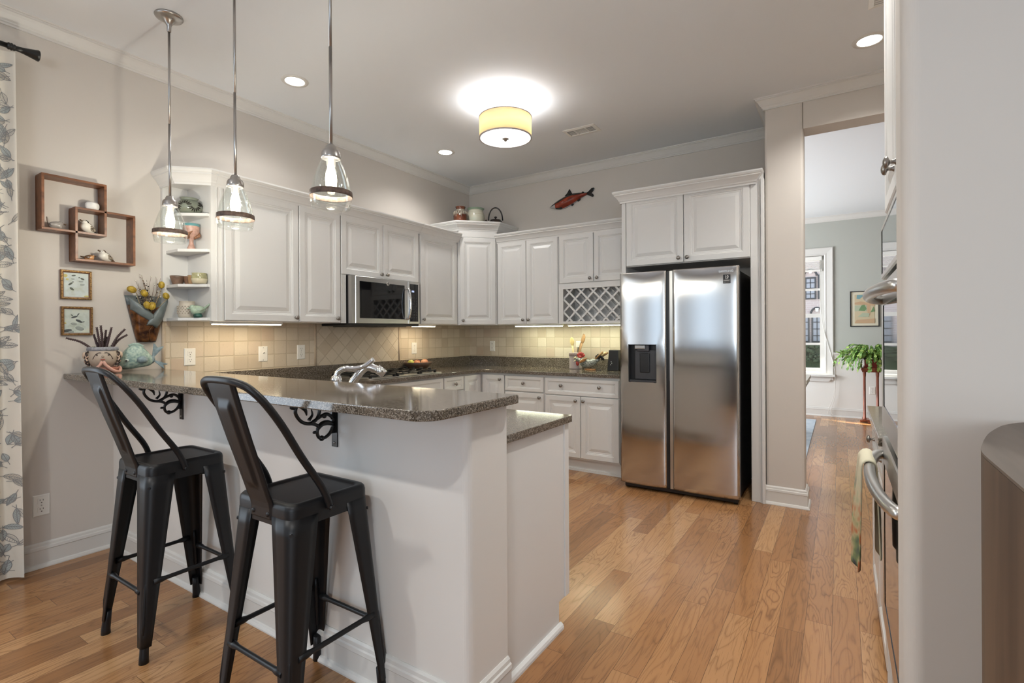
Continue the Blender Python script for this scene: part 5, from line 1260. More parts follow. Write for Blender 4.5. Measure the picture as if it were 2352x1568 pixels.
for k in range(4): a = k * PI / 2 + 0.4; lv.tube(bez([(cc[0] + 0.020 * math.cos(a), cc[1] + 0.020 * math.sin(a), cc[2] + 0.075), (cc[0] + 0.045 * math.cos(a + .3), cc[1] + 0.045 * math.sin(a + .3), cc[2] + 0.092), (cc[0] + 0.046 * math.cos(a + .9), cc[1] + 0.046 * math.sin(a + .9), cc[2] + 0.118)], 5), [0.004, 0.007, 0.009, 0.010, 0.010, 0.010, 0.010, 0.008, 0.006, 0.004, 0.002], 8)
pot('goblet', [(0, 0.001), (0.026, 0.001), (0.024, 0.010), (0.013, 0.040), (0.012, 0.062), (0.020, 0.080), (0.042, 0.100), (0.046, 0.125), (0.046, 0.152), (0.048, 0.168), (0.045, 0.169), (0.042, 0.15), (0.038, 0.105), (0, 0.09)], cc, [pk, tq], 'footed pink goblet with a turquoise rim on the second open shelf', 'pottery', GP, mis=[0] * 8 + [1] * 5, parts=[('leaf', lv, bz_)])
br_ = mat('brown_stripe_glaze', (0.21, 0.13, 0.09), 0.4, noise=0.45, nscale=30)
pot('small_cup', [(0, 0.001), (0.028, 0.001), (0.032, 0.012), (0.042, 0.046), (0.044, 0.058), (0.040, 0.058), (0.032, 0.02), (0, 0.012)], (0.098, -3.248, S2), br_, 'brown flared cup at the left on the third open shelf', 'pottery', GP)
pot('small_cup', [(0, 0.001), (0.024, 0.001), (0.028, 0.012), (0.036, 0.046), (0.037, 0.056), (0.033, 0.056), (0.026, 0.02), (0, 0.012)], (0.142, -3.195, S2), mat('russet_glaze', (0.24, 0.13, 0.08), 0.35, noise=0.4, nscale=24), 'dark brown cup tucked behind the flared cup on the third shelf', 'pottery', GP)
pot('small_cup', [(0, 0.001), (0.026, 0.001), (0.030, 0.012), (0.032, 0.040), (0.033, 0.058), (0.029, 0.058), (0.026, 0.02), (0, 0.012)], (0.202, -3.200, S2), mat('amber_glaze', (0.40, 0.24, 0.12), 0.2, noise=0.35, nscale=24), 'amber tan cup in the middle of the third open shelf', 'pottery', GP)
pot('small_cup', [(0, 0.001), (0.036, 0.001), (0.042, 0.010), (0.046, 0.034), (0.043, 0.056), (0.041, 0.064), (0.044, 0.070), (0.040, 0.070), (0.037, 0.05), (0.038, 0.02), (0, 0.012)], (0.262, -3.192, S2), [mat('cream_glaze', (0.60, 0.54, 0.38), 0.2), mat('olive_glaze', (0.42, 0.40, 0.22), 0.15, noise=0.3, nscale=30)], 'cream jar with an olive glazed neck on the third open shelf', 'pottery', GP, mis=[0, 0, 0, 1, 1, 1, 1, 1, 1, 1, 1])
lc = MB(); cc = (0.150, -3.215, S1)
for r_ in range(5):
    for k in range(20): a = (k + 0.5 * (r_ % 2)) * 2 * PI / 20; rr = 0.0515 + 0.003 * math.sin(PI * (r_ + 1) / 7); lc.ell((cc[0] + rr * math.cos(a), cc[1] + rr * math.sin(a), cc[2] + 0.030 + 0.011 * r_), 0.0040, 6, 4)
pot('lace_vase', [(0, 0.001), (0.046, 0.001), (0.051, 0.012), (0.054, 0.040), (0.052, 0.068), (0.044, 0.088), (0.044, 0.105), (0.046, 0.108), (0.042, 0.108), (0.040, 0.09), (0.045, 0.05), (0, 0.012)], cc, mat('bone_glaze', (0.56, 0.50, 0.41), 0.4), 'pale beige vase with a lace relief on the lowest open shelf', 'pottery', GP, parts=[('relief', lc, mat('relief_clay', (0.44, 0.38, 0.30), 0.5))])
JG = mat('jade_glaze', (0.44, 0.56, 0.42), 0.14, noise=0.3, nscale=40)
cb_ = bird('ceramic_bird', (0.262, -3.202, S1 + 0.022), PI + 0.9, 0.075, (JG, JG, JG, JG, 0.42), 'pale green ceramic bird on the lowest open shelf', -0.1, GP)
bb_ = MB().lathe([(0, S1 + 0.0005), (0.026, S1 + 0.0005), (0.027, S1 + 0.014), (0.020, S1 + 0.026), (0, S1 + 0.030)], (0.262, -3.202, 0), 18)
struct('pedestal', bb_, mat('dark_teal_glaze', (0.03, 0.11, 0.085), 0.15, noise=0.6, nscale=60), 'dark teal pedestal', parent=cb_)

# ================================================================== ON THE CORNER CABINET
CTZ2 = CT + 0.0015
vb = mat('rust_glaze', (0.15, 0.045, 0.02), 0.12, col2=(0.06, 0.015, 0.008), nscale=18); vd = mat('grey_drip', (0.27, 0.23, 0.18), 0.2, noise=0.3, nscale=50)
cc = (0.325, -0.575, CTZ2)
dr = MB()
for k in range(16):
    a = k * 2 * PI / 16; l = 0.03 + 0.028 * ((k * 7) % 5) / 5
    dr.tube([(cc[0] + r * math.cos(a), cc[1] + r * math.sin(a), cc[2] + z) for r, z in ((0.056, 0.128), (0.066, 0.118), (0.0745, 0.118 - l * 0.5), (0.0765, 0.118 - l))], [0.010, 0.011, 0.008, 0.003], 7)
pot('brown_vase', [(0, 0), (0.058, 0), (0.072, 0.020), (0.077, 0.060), (0.073, 0.095), (0.058, 0.122), (0.047, 0.140), (0.046, 0.152), (0.052, 0.172), (0.055, 0.180), (0.050, 0.180), (0.040, 0.15), (0, 0.14)], cc, [vb, vd], 'brown dripped vase, left of three pots on the corner cabinet', 'pottery', 'pots on the corner cabinet', mis=[0, 0, 0, 0, 1, 1, 1, 0, 0, 0, 0, 0], parts=[('drip', dr, vd)])
g = G('banded_celadon'); P, x, y, z = g.pos(); nz = g.n('TexNoise', i_Vector=g.vec(g.math('MULTIPLY', x, 6), g.math('MULTIPLY', y, 6), g.math('MULTIPLY', z, 130)), i_Scale=1.0, i_Detail=3.0)
g.set(Base_Color=g.ramp(nz.outputs['Fac'], [(0.3, (0.42, 0.38, 0.28)), (0.5, (0.52, 0.50, 0.40)), (0.7, (0.46, 0.49, 0.40))]), Roughness=0.2); M['celad'] = g.m
pot('pale_pot', [(0, 0), (0.070, 0), (0.088, 0.030), (0.098, 0.075), (0.094, 0.115), (0.080, 0.150), (0.078, 0.165), (0.092, 0.178), (0.094, 0.184), (0.088, 0.184), (0.072, 0.165), (0, 0.15)], (0.400, -0.405, CTZ2), [M['celad'], mat('celadon_rim', (0.22, 0.30, 0.22), 0.2)], 'pale round celadon pot, middle of three on the corner cabinet', 'pottery', 'pots on the corner cabinet', mis=[0] * 6 + [1] * 5)
bkg = mat('tenmoku_glaze', (0.030, 0.016, 0.010), 0.08, col2=(0.012, 0.014, 0.018), nscale=12)
cc = Vector((0.560, -0.255, CTZ2)); fdv = Vector((0.80, 0.60, 0)).normalized()  # handle plane runs across the view
t = Thing('teapot', 'dark glazed teapot with a tall hooped handle on the corner cabinet', 'teapot', 'pots on the corner cabinet')
t.part('body', MB().lathe([(0, 0), (0.058, 0), (0.074, 0.018), (0.078, 0.036), (0.068, 0.056), (0.058, 0.064), (0, 0.066)], cc, 28), bkg)
t.part('lid', MB().lathe([(0.060, 0.062), (0.058, 0.070), (0.030, 0.078), (0.010, 0.082), (0.008, 0.090), (0.016, 0.096), (0.017, 0.104), (0.010, 0.108), (0, 0.109)], cc, 24), bkg)
hp = [cc + fdv * (-0.078 * math.cos(a)) + Z3 * (0.050 + 0.155 * math.sin(a) ** 0.85) for a in [PI * (0.02 + 0.96 * i / 24) for i in range(25)]]
t.part('handle', MB().tube(hp, 0.0075, 10), bkg)
t.part('spout', MB().tube(bez([cc - fdv * 0.060 + Z3 * 0.022, cc - fdv * 0.092 + Z3 * 0.040, cc - fdv * 0.112 + Z3 * 0.066], 5), [0.018, 0.0175, 0.017, 0.016, 0.015, 0.0145, 0.014, 0.0135, 0.013, 0.0135, 0.0145], 12), bkg)
t.done()

# ================================================================== WALL FISH
t = Thing('wall_fish', 'glazed black and red ceramic fish hanging on the back wall', 'wall ornament')
def fw(px, py):     # coordinates of the fish in its own drawing (0..1), placed on the wall
    return 1.105 + (px - 0.105) / 0.735 * 0.525, 2.597 + (0.82 - py) * 0.318
FO = [(0.11, .69), (0.14, .63), (0.19, .56), (0.26, .48), (0.34, .41), (0.42, .355), (0.50, .335), (0.58, .345), (0.66, .37), (0.71, .385), (0.725, .40), (0.725, .43), (0.70, .47), (0.64, .52), (0.57, .60), (0.50, .68), (0.43, .745), (0.36, .79), (0.28, .805), (0.21, .775), (0.15, .74)]
rdm = mat('red_glaze', (0.30, 0.035, 0.012), 0.07, noise=0.5, nscale=16); slv = mat('silver_glaze', (0.42, 0.40, 0.38), 0.12); bkm = mat('black_glaze', (0.010, 0.009, 0.009), 0.06)
top = FO[:11]; bot = FO[10:] + [FO[0]]
def edge(pts, q):
    q = q * (len(pts) - 1); i = min(int(q), len(pts) - 2); f = q - i; return (pts[i][0] * (1 - f) + pts[i + 1][0] * f, pts[i][1] * (1 - f) + pts[i + 1][1] * f)
tp_ = [edge(top, i / 30) for i in range(31)]
def low(x):
    b = bot[::-1]
    for i in range(len(b) - 1):
        if b[i][0] <= x <= b[i + 1][0] and b[i + 1][0] > b[i][0]: f = (x - b[i][0]) / (b[i + 1][0] - b[i][0]); return b[i][1] * (1 - f) + b[i + 1][1] * f
    return b[-1][1] if x > 0.7 else b[0][1]
def upp(x):
    for i in range(len(top) - 1):
        if top[i][0] <= x <= top[i + 1][0] and top[i + 1][0] > top[i][0]: f = (x - top[i][0]) / (top[i + 1][0] - top[i][0]); return top[i][1] * (1 - f) + top[i + 1][1] * f
    return top[-1][1]
def wf(u, v):
    x = 0.112 + 0.61 * u; a, b = upp(x), low(x); py = a * (1 - v) + b * v; X, Z = fw(x, py)
    return (X, -0.004 - 0.040 * math.sin(PI * v) ** 0.6 * math.sin(PI * min(1, 0.04 + u * 0.92)) ** 0.5, Z)
t.part('body', MB().surf(wf, 44, 20, mif=lambda u, v: (2 if v > 0.36 + 0.1 * math.sin(u * 20) else 0) if u < 0.17 else (0 if v < 0.30 + 0.06 * math.sin(u * 9) or (u < 0.34 and v > 0.86) else (2 if v > 0.95 else 1))), [bkm, rdm, slv], sol=0.004)
def finp(pts): return MB().prism([fw(a, b) for a, b in pts], -0.016, -0.004, lambda a, b, h: (a, h, b))
t.part('dorsal_fin', finp([(0.355, .39), (0.40, .30), (0.437, .175), (0.46, .26), (0.48, .35), (0.42, .37)]), bkm, bevel=0.003)
t.part('tail_fin', finp([(0.70, .41), (0.74, .36), (0.79, .27), (0.825, .265), (0.836, .30), (0.82, .36), (0.785, .435), (0.815, .47), (0.826, .545), (0.80, .56), (0.75, .50), (0.715, .455)]), bkm, bevel=0.003)
t.part('belly_fin', finp([(0.46, .71), (0.50, .67), (0.505, .72), (0.475, .755)]), bkm); t.part('belly_fin', finp([(0.56, .60), (0.615, .545), (0.61, .60), (0.575, .64)]), bkm); t.part('back_fin', finp([(0.635, .365), (0.655, .33), (0.675, .375)]), bkm)
t.done()

# ================================================================== COUNTER THINGS
CZ0 = 0.9145
# fruit bowl
bc = (0.175, -1.085)
t = Thing('fruit_bowl', 'brown stoneware bowl of fruit beside the cooktop', 'bowl')
t.part('bowl', MB().lathe([(0, CZ0), (0.055, CZ0), (0.060, CZ0 + 0.004), (0.090, CZ0 + 0.022), (0.128, CZ0 + 0.058), (0.145, CZ0 + 0.084), (0.140, CZ0 + 0.085), (0.118, CZ0 + 0.056), (0.08, CZ0 + 0.026), (0, CZ0 + 0.014)], (*bc, 0), 36), [mat('stoneware_brown', (0.13, 0.075, 0.050), 0.35, noise=0.45, nscale=30), mat('stoneware_grey', (0.30, 0.25, 0.21), 0.4, noise=0.4, nscale=60)], None if False else 0)
t.done()
for i, (dx, dy, dz, r, col, c2, nm, lab) in enumerate([(-0.055, -0.040, 0.068, 0.037, (0.50, 0.52, 0.12), (0.35, 0.33, 0.06), 'apple', 'green-yellow apple in the fruit bowl'), (-0.058, 0.050, 0.066, 0.036, (0.38, 0.05, 0.04), (0.55, 0.22, 0.10), 'apple', 'red apple at the back of the fruit bowl'), (0.045, 0.050, 0.072, 0.040, (0.62, 0.22, 0.12), (0.66, 0.36, 0.20), 'peach', 'orange-red peach at the right in the fruit bowl'), (0.030, -0.045, 0.065, 0.036, (0.62, 0.32, 0.16), (0.58, 0.20, 0.10), 'peach', 'pale orange peach at the front of the fruit bowl')]):
    c = (bc[0] + dx, bc[1] + dy, CZ0 + dz)
    t = Thing(nm, lab, 'fruit', 'fruit in the bowl')
    t.part('flesh', MB().lathe([(0.003, r * 0.78), (r * 0.35, r * 0.95), (r * 0.75, r * 0.78), (r, r * 0.1), (r * 0.85, -r * 0.6), (r * 0.4, -r * 0.92), (0, -r * 0.86)], c, 20), mat('fruit_skin', col, 0.35, col2=c2, nscale=14))
    t.part('stalk', MB().tube([(c[0], c[1], c[2] + r * 0.76), (c[0] + 0.004, c[1], c[2] + r * 1.15)], 0.0018, 6), M['stem']); t.done()
# utensil crock
ck = (1.462, -0.135)
kc = mat('crock_clay', (0.42, 0.35, 0.33), 0.6); kd = mat('crock_band', (0.27, 0.20, 0.19), 0.6, noise=0.4, nscale=90)
prof = [(0, CZ0), (0.062, CZ0)]
for i in range(14): z = CZ0 + 0.006 + i * 0.0088; prof += [(0.063, z), (0.0650, z + 0.0044)]
nb = len(prof); prof += [(0.066, CZ0 + 0.132), (0.068, CZ0 + 0.134), (0.068, CZ0 + 0.166), (0.064, CZ0 + 0.168), (0.060, CZ0 + 0.160), (0.058, CZ0 + 0.01), (0, CZ0 + 0.008)]
t = Thing('utensil_crock', 'ribbed grey clay crock holding wooden spoons on the back counter', 'crock')
t.part('body', MB().lathe(prof, (*ck, 0), 32, mis=[0] * (nb + 1) + [1] + [0] * 5), [kc, kd]); t.done()
def spoon(base, tip, hw_, hl, mt, lab, hole=False, nm='wooden_spoon'):
    b, e = Vector(base), Vector(tip); d = (e - b).normalized(); t = Thing(nm, lab, 'utensil', 'utensils in the crock')
    n = Vector((-0.54, -0.84, 0)); n = (n - d * n.dot(d)).normalized(); u = d.cross(n)
    t.part('handle', MB().tube([b, b + (e - b) * 0.5, e], [0.006, 0.006, 0.009], 8), mt)
    c = e + d * hl * 0.85
    def f(uu, v):
        a = 2 * PI * uu; th = PI * v; x = math.sin(th) * math.cos(a); y = math.sin(th) * math.sin(a)
        dz = -0.006 * math.cos(th) - (0.010 * (1 - x * x - y * y) if math.cos(th) > 0 else 0); return c + u * (x * hw_) + d * (y * hl) - n * dz * -1
    t.part('bowl', MB().surf(f, 24, 12, cu=True), mt)
    return t.done()
spoon((ck[0] - 0.01, ck[1], CZ0 + 0.02), (ck[0] - 0.030, ck[1] - 0.01, CZ0 + 0.240), 0.040, 0.046, M['spoon1'], 'pale yellow wooden spoon leaning left in the crock')
spoon((ck[0] - 0.02, ck[1] + 0.01, CZ0 + 0.02), (ck[0] + 0.052, ck[1] + 0.02, CZ0 + 0.262), 0.012, 0.055, M['spoon2'], 'narrow brown wooden paddle in the middle of the crock', nm='wooden_paddle')
spoon((ck[0] + 0.005, ck[1] - 0.01, CZ0 + 0.02), (ck[0] + 0.080, ck[1] - 0.012, CZ0 + 0.262), 0.026, 0.052, M['spoon2'], 'brown slotted wooden spoon leaning right in the crock')
t = Thing('spatula', 'white spatula with a black handle sleeve at the back of the crock', 'utensil', 'utensils in the crock')
q0 = Vector((ck[0] + 0.01, ck[1] + 0.025, CZ0 + 0.02))
t.part('handle', MB().tube([q0, q0 + Vector((0.012, 0.004, 0.20))], 0.012, 8), M['black'])
t.part('blade', MB().box(q0.x - 0.018, q0.x + 0.048, q0.y + 0.002, q0.y + 0.008, q0.z + 0.198, q0.z + 0.262), M['plate'], bevel=0.003); t.done()
# rooster holding small spoons
rc = Vector((1.655, -0.205, CZ0))
t = Thing('rooster_figurine', 'speckled ceramic rooster with a red comb on the back counter', 'figurine')
rsp = mat('rooster_speckle', (0.36, 0.36, 0.32), 0.2, col2=(0.03, 0.04, 0.03), nscale=150); red = mat('comb_red', (0.36, 0.04, 0.03), 0.2); yel = mat('beak_cream', (0.70, 0.62, 0.34), 0.3); rib = mat('wing_rust', (0.42, 0.19, 0.06), 0.3, noise=0.4)
def rb(u, v):
    a = 2 * PI * u; s = v; x = -0.105 + 0.205 * s; r = 0.052 * math.sin(PI * (0.06 + 0.88 * s)) ** 0.7 * (1.0 - 0.25 * s); zc = 0.060 + 0.055 * max(0, s - 0.5) ** 1.2 * 2
    return rc + Vector((x, r * 0.85 * math.cos(a), max(0.002, zc + r * math.sin(a))))
t.part('body', MB().surf(rb, 22, 20, cu=True), rsp)
t.part('neck', MB().tube([rc + Vector((-0.055, 0, 0.060)), rc + Vector((-0.095, 0, 0.088)), rc + Vector((-0.128, 0, 0.100))], [0.036, 0.028, 0.022], 12), rsp)
h = t.part('head', MB().ell(rc + Vector((-0.134, 0, 0.102)), (0.024, 0.020, 0.020), 12, 8), rsp)
cb = MB()
for k in range(5): a = 0.6 + k * 0.50; d = Vector((-math.cos(a) * 0.9 + 0.25, 0, math.sin(a))); cb.ell(rc + Vector((-0.110, 0, 0.122)) + d * 0.034, (0.014, 0.007, 0.022), 10, 6, 0, Matrix.Rotation(math.atan2(d.x, d.z), 3, 'Y'))
cb.ell(rc + Vector((-0.112, 0, 0.125)), (0.026, 0.010, 0.016), 10, 6)
t.part('comb', cb, red, sub=h); t.part('wattle', MB().ell(rc + Vector((-0.138, 0, 0.062)), (0.018, 0.010, 0.026), 10, 8), red, sub=h)
t.part('beak', MB().tube(bez([rc + Vector((-0.150, 0, 0.118)), rc + Vector((-0.172, 0, 0.116)), rc + Vector((-0.186, 0, 0.100))], 4), [0.010, 0.009, 0.008, 0.007, 0.006, 0.005, 0.004, 0.003, 0.001], 8).tube(bez([rc + Vector((-0.150, 0, 0.096)), rc + Vector((-0.170, 0, 0.084)), rc + Vector((-0.186, 0, 0.082))], 4), [0.008, 0.007, 0.006, 0.006, 0.005, 0.004, 0.003, 0.002, 0.001], 8), yel, sub=h)
t.part('wing', MB().ell(rc + Vector((-0.062, -0.034, 0.094)), (0.048, 0.012, 0.016), 12, 8, 0, Matrix.Rotation(-0.5, 3, 'Y')), rib)
tf = MB(); 
for k in range(7): e = rc + Vector((0.088 + 0.008 * k, random.uniform(-0.02, 0.02), 0.130 + 0.012 * math.sin(k))); tf.tube(bez([rc + Vector((0.060, 0, 0.090)), e - Vector((0.02, 0, -0.010)), e, e + Vector((0.014, 0, -0.020))], 4), 0.008, 7)
t.part('tail', tf, bkm); t.part('base', MB().lathe([(0, 0), (0.060, 0), (0.060, 0.010), (0, 0.014)], rc, 20, sx=1, sy=0.7), rib)
t.done()
for k in range(3):
    q = rc + Vector((0.070 + 0.012 * k, -0.012 + 0.014 * k, 0.118)); e = q + Vector((0.070 + 0.008 * k, -0.004, 0.062 - 0.004 * k))
    t = Thing('wooden_spreader', 'small striped wooden spreader in the rooster tail, ' + ('left', 'middle', 'right')[k] + ' one', 'utensil', 'wooden spreaders in the rooster')
    t.part('handle', MB().tube([q - (e - q) * 0.35, q + (e - q) * 0.3, e], [0.008, 0.009, 0.010], 8), M['spoon2'] if k != 1 else M['spoon1']); t.done()
t = Thing('cordless_handset', 'black upright device standing against the refrigerator on the counter', 'device')
t.part('body', MB().prism([(1.840, CZ0), (1.955, CZ0), (1.955, CZ0 + 0.200), (1.858, CZ0 + 0.200)], -0.225, -0.125, lambda a, b, h: (a, h, b)), M['black'], bevel=0.006)
t.part('button', MB().box(1.88, 1.886, -0.2265, -0.2245, CZ0 + 0.085, CZ0 + 0.092).box(1.885, 1.892, -0.2265, -0.2245, CZ0 + 0.070, CZ0 + 0.078).box(1.875, 1.881, -0.2265, -0.2245, CZ0 + 0.055, CZ0 + 0.062), M['plate']); t.done()
one('power_cord', MB().tube(bez([(1.60, -0.06, CZ0 + 0.035), (1.66, -0.10, CZ0 + 0.045), (1.71, -0.16, CZ0 + 0.020), (1.728, -0.215, CZ0 + 0.006), (1.745, -0.245, CZ0 + 0.005), (1.79, -0.240, CZ0 + 0.005)], 6), 0.0035, 6), M['black'], 'thin dark cord curling across the counter to the black device', 'cord')

# ================================================================== RIGHT SIDE: OVEN CABINET
OX = 3.862
t = Thing('oven_cabinet', 'tall white cabinet around the double wall oven at the right', 'cabinet')
OY0, OY1 = -3.50, -2.715
t.part('body', MB().box(3.884, 4.49, OY0, OY1, 0.0, 0.30).box(3.884, 4.49, OY0, OY1, 1.64, 2.96).box(3.884, 4.49, OY0, OY0 + 0.02, 0.30, 1.64).box(3.884, 4.49, OY1 - 0.02, OY1, 0.30, 1.64).box(4.44, 4.49, OY0, OY1, 0.3, 1.64), M['cab'])
door(t, (3.884, OY1 - 0.004, 1.68), -Y3, -X3, 0.384, 1.26, [(0.350, 0.060)]); door(t, (3.884, OY1 - 0.394, 1.68), -Y3, -X3, 0.384, 1.26, [(0.030, 0.060)])
door(t, (3.884, OY1 - 0.004, 0.05), -Y3, -X3, 0.772, 0.235, [(0.386, 0.118)], True)
t.done()
t = Thing('double_wall_oven', 'stainless double wall oven with tubular handles, seen edge-on at the right', 'oven')
OA, OB = OY0 + 0.022, OY1 - 0.022; OW = OB - OA
t.part('case', MB().box(3.884, 4.43, OA, OB, 0.305, 1.635), M['dark'])
def odoor(z0, z1):
    d = t.part('door', MB().rects((3.880, OB, z0), -Y3, -X3, OW, z1 - z0, [(0, 0), (0, 0.024), (0.004, 0.028), (0.075, 0.028), (0.075, 0.0265)], mis=[0, 0, 0, 1, 1]), [M['steel2'], M['bglass']])
    hz = z1 - 0.055; ya, yb2 = OB - 0.030, OA + 0.030
    pts = [(3.856 - 0.052 * max(0.0, math.sin(PI * i / 40)) ** 0.45, ya + (yb2 - ya) * i / 40, hz) for i in range(41)]
    t.part('handle', MB().tube(pts, 0.0150, 16), M['steel2'], sub=d)
odoor(0.965, 1.440); odoor(0.325, 0.930)
cp_ = t.part('control_panel', MB().rects((3.880, OB, 1.455), -Y3, -X3, OW, 0.175, [(0, 0), (0, 0.024), (0.004, 0.028), (0.016, 0.028), (0.016, 0.0265)], mis=[0, 0, 0, 1, 1]), [M['steel2'], M['bglass']])
t.done()
# towel over the lower handle
tv = []
def towel(u, v):
    y = -2.815 - 0.190 * u + 0.010 * math.sin(v * 4); L = v * 2 - 1; hz = 0.930 - 0.055
    rr = 0.0185; w = 0.010 * (1 + math.sin(u * 9 + v * 3)) * min(1, abs(L) * 1.6)
    if abs(L) < 0.10: a = L / 0.10 * PI / 2; return (3.806 - rr * math.sin(a), y, hz + rr * math.cos(a))
    d = (abs(L) - 0.10) / 0.90
    if L > 0: return (3.806 - rr - w - 0.006 * d, y, hz - d * 0.315)
    return (3.806 + rr + w * 0.5, y, hz - d * 0.27)
g = G('towel_print'); P, x, y, z = g.pos(); nz = g.n('TexNoise', i_Vector=P, i_Scale=16.0, i_Detail=2.0)
pr_ = g.ramp(nz.outputs['Fac'], [(0.30, (0.05, 0.07, 0.08)), (0.42, (0.20, 0.26, 0.12)), (0.52, (0.50, 0.42, 0.24)), (0.62, (0.48, 0.16, 0.06))])
f_ = g.n('MapRange', i_0=z, i_1=0.84, i_2=0.70); fx2 = g.math('MULTIPLY', f_.outputs[0], g.math('LESS_THAN', x, 3.79))
g.set(Base_Color=g.mix(fx2, (0.56, 0.52, 0.38), pr_), Roughness=0.9); M['towel'] = g.m
one('dish_towel', MB().surf(towel, 10, 60), M['towel'], 'printed cream dish towel hanging over the lower oven handle', 'towel', sol=0.004)
# base cabinet beyond the oven
t = Thing('base_cabinet', 'white base cabinet beyond the oven at the right side of the kitchen', 'cabinet', G_B)
RY0, RY1 = -2.700, -1.815
t.part('body', MB().box(3.884, 4.49, RY0, RY1, 0.10, 0.884).box(3.95, 4.49, RY0, RY1, 0, 0.10), M['cab'])
for k in range(2):
    door(t, (3.884, RY1 - 0.004 - k * 0.442, 0.715), -Y3, -X3, 0.434, 0.155, [(0.217, 0.078)], True)
    door(t, (3.884, RY1 - 0.004 - k * 0.442, 0.112), -Y3, -X3, 0.434, 0.590, [(0.400 if k == 0 else 0.034, 0.540)])
t.done()
one('countertop', MB().box(3.843, 4.49, -2.700, -1.795, 0.885, 0.915), M['granite'], 'short granite worktop beyond the oven at the right', 'countertop', bevel=0.003)
# wooden cabinet in front of the wall at the right edge
WH = 1.130
PL_ = [(4.55, -3.680), (4.06, -3.680)] + [(q.x, q.y) for q in bez([(4.02, -3.682, 0), (3.988, -3.689, 0), (3.958, -3.731, 0), (3.940, -3.773, 0), (3.918, -3.838, 0), (3.903, -3.895, 0), (3.893, -3.939, 0), (3.886, -3.971, 0), (3.8815, -4.01, 0), (3.881, -4.06, 0)], 4)] + [(3.881, -4.40), (4.55, -4.40)]
t = Thing('wooden_cabinet', 'grey-brown wooden cabinet with a rounded corner at the lower right edge', 'cabinet')
t.part('body', MB().prism([(a + (0.0 if a > 4.5 else 0.0), b) for a, b in PL_], 0.0, WH - 0.004), M['tablewood'])
t.part('top', MB().prism(PL_, WH - 0.0035, WH), M['tabletop'])
t.done()

# ================================================================== DINING ROOM
t = Thing('framed_picture', 'black-framed garden picture on the dining room wall', 'picture', None)
a0, a1, c0, c1 = 3.866, 4.218, 1.350, 1.872
t.part('frame', MB().rects((a0, 4.2, c0), X3, -Y3, a1 - a0, c1 - c0, [(0, 0), (0, 0.018), (0.012, 0.018), (0.012, 0.006)], cap=False), M['black'])
mt_ = t.part('mat_board', MB().box(a0 + .01, a1 - .01, 4.193, 4.199, c0 + .01, c1 - .01), mat('cream_mat', (0.62, 0.57, 0.44), 0.7))
pm = MB().box(a0 + 0.055, a1 - 0.055, 4.190, 4.193, c0 + 0.05, c1 - 0.05, 0)
def pp(a, b): return (a0 + 0.055 + (a1 - a0 - 0.11) * a, c0 + 0.05 + (c1 - c0 - 0.1) * b)
PD = [0]
def poly(pts, mi): PD[0] += 1; pm.prism([pp(a, b) for a, b in pts], 4.1895 - 0.0004 * PD[0], 4.190, lambda a, b, h: (a, h, b), mi)
poly([(0.12, .99), (0.10, .86), (0.25, .84), (0.40, .92), (0.75, .90), (0.75, .99)], 1); poly([(0, .72), (0.3, .76), (1, .66), (1, .60), (0, .66)], 2); poly([(0.62, .68), (0.78, .66), (0.78, .28), (0.66, .28)], 2)
poly([(0, .62), (0.6, .62), (0.6, .42), (0, .42)], 3); poly([(0.2, .44), (0.35, .62), (0.5, .64), (0.6, .50), (0.5, .42)], 4); poly([(0.8, .38), (0.95, .58), (1, .40)], 4); poly([(0.15, .22), (0.7, .22), (0.75, .34), (0.4, .36)], 3); poly([(0, 0), (1, 0), (1, .16), (0.1, .12)], 2)
t.part('artwork', pm, [mat('art_sand', (0.52, 0.43, 0.28), 0.7), mat('art_teal', (0.16, 0.30, 0.32), 0.7), mat('art_tan', (0.48, 0.32, 0.19), 0.7), mat('art_sage', (0.38, 0.42, 0.30), 0.7), mat('art_green', (0.14, 0.24, 0.11), 0.7)], sub=mt_)
t.done()
sx_, sy_ = 4.10, 3.87
t = Thing('plant_stand', 'tall mahogany plant stand against the dining room wall', 'plant stand')
t.part('top', MB().box(sx_ - 0.115, sx_ + 0.115, sy_ - 0.115, sy_ + 0.115, 0.735, 0.774).box(sx_ - 0.105, sx_ + 0.105, sy_ - 0.105, sy_ + 0.105, 0.712, 0.735), M['mahog'], bevel=0.004)
for dx in (-0.075, 0.075):
    for dy in (-0.075, 0.075): t.part('column', MB().lathe([(0.020, 0.045), (0.020, 0.07), (0.014, 0.08), (0.013, 0.64), (0.016, 0.66), (0.018, 0.70), (0.018, 0.715)], (sx_ + dx, sy_ + dy, 0), 14), M['mahog'])
t.part('base', MB().box(sx_ - 0.105, sx_ + 0.105, sy_ - 0.105, sy_ + 0.105, 0.030, 0.050).box(sx_ - 0.13, sx_ + 0.13, sy_ - 0.045, sy_ + 0.045, 0.004, 0.030).box(sx_ - 0.045, sx_ + 0.045, sy_ - 0.13, sy_ + 0.13, 0.004, 0.030), M['mahog'], bevel=0.003)
t.done()
t = Thing('potted_plant', 'trailing green plant in a dark red square pot on the mahogany stand', 'plant')
t.part('pot', MB().box(sx_ - 0.075, sx_ + 0.085, sy_ - 0.085, sy_ + 0.085, 0.795, 0.885).box(sx_ - 0.085, sx_ + 0.095, sy_ - 0.095, sy_ + 0.095, 0.775, 0.795).box(sx_ - 0.085, sx_ + 0.095, sy_ - 0.095, sy_ + 0.095, 0.885, 0.915, 1), [mat('dark_red_glaze', (0.20, 0.025, 0.02), 0.25), M['black']], bevel=0.004)
t.part('lettering', MB().text('CUBA', (sx_ + 0.005, sy_ - 0.0955, 0.900), X3, Z3, 0.030, 0.0006), M['plate'])
lfm = MB(); rs = random.getstate(); random.seed(11)
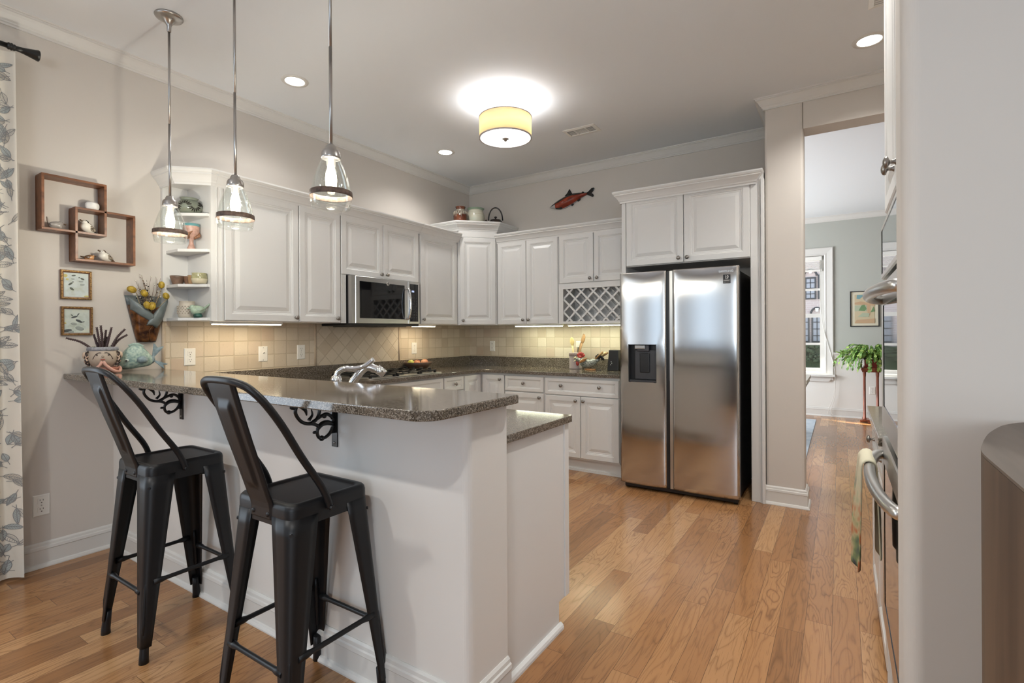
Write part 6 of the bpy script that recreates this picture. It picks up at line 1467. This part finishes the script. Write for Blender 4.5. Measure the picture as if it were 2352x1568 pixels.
for k in range(170):
    az_ = random.uniform(0, 2 * PI); ln = random.uniform(0.16, 0.34) * (1.25 if math.cos(az_) < -0.2 else 0.9); d = Vector((math.cos(az_), math.sin(az_) * 0.6 - 0.2, 0))
    b = Vector((sx_, sy_, 0.905)) + d * 0.04; lift = random.uniform(0.02, 0.19); drop = random.uniform(-0.22, 0.12)
    pts = bez([b, b + d * ln * 0.45 + Z3 * lift, b + d * ln * 0.85 + Z3 * (lift * 0.6 + drop * 0.35), b + d * ln + Z3 * drop], 4)
    n = len(pts)
    for i in range(1, n - 1):
        tn = (pts[i + 1] - pts[i - 1]).normalized(); sd_ = tn.cross(Z3)
        if sd_.length < 1e-3: sd_ = Vector((1, 0, 0))
        sd_.normalize(); sd_ = (Matrix.Rotation(random.uniform(-0.7, 0.7), 3, tn) @ sd_)
        w = random.uniform(0.013, 0.021); L2 = random.uniform(0.022, 0.032)
        p = pts[i]; lfm.add([p - tn * L2, p + sd_ * w, p + tn * L2, p - sd_ * w], [(0, 1, 2, 3)], random.choice((0, 0, 1)))
random.setstate(rs)
t.part('foliage', lfm, [mat('leaf_green', (0.17, 0.33, 0.07), 0.4), mat('leaf_lime', (0.36, 0.50, 0.12), 0.4)], sol=0.0015)
t.done()
one('area_rug', MB().box(0.9, 3.445, 0.90, 3.70, 0.0, 0.012), mat('blue_grey_rug', (0.40, 0.46, 0.52), 0.95, col2=(0.52, 0.56, 0.60), nscale=9), 'pale blue-grey rug in the dining room', 'rug', bevel=0.004)
t = Thing('dining_table', 'pale moulded table edge just showing past the wall end', 'table')
tp = [(3.425, 0.735), (3.425, 0.700), (3.405, 0.690), (3.415, 0.66), (3.385, 0.635), (3.39, 0.615), (3.36, 0.60), (3.36, 0.575)]
t.part('top', MB().prism([(2.2, 0.735)] + tp + [(2.2, 0.575)], 1.7, 2.6, lambda a, b, h: (a, h, b)), mat('putty_paint', (0.50, 0.47, 0.40), 0.5))
for x in (2.3, 3.22):
    for y in (1.8, 2.5): t.part('leg', MB().lathe([(0.03, 0.012), (0.045, 0.05), (0.035, 0.2), (0.05, 0.4), (0.04, 0.5), (0.05, 0.576)], (x, y, 0), 14), mat('putty_paint_leg', (0.50, 0.47, 0.40), 0.5))
t.done()

# breakfast area behind the camera (seen only as reflections)
t = Thing('sofa', 'dark sofa in the room behind the camera', 'sofa')
t.part('seat', MB().box(1.2, 4.2, -7.6, -6.9, 0.06, 0.45), M['dark'], bevel=0.04); t.part('backrest', MB().box(1.2, 4.2, -7.8, -7.55, 0.06, 0.92), M['dark'], bevel=0.04); t.done()
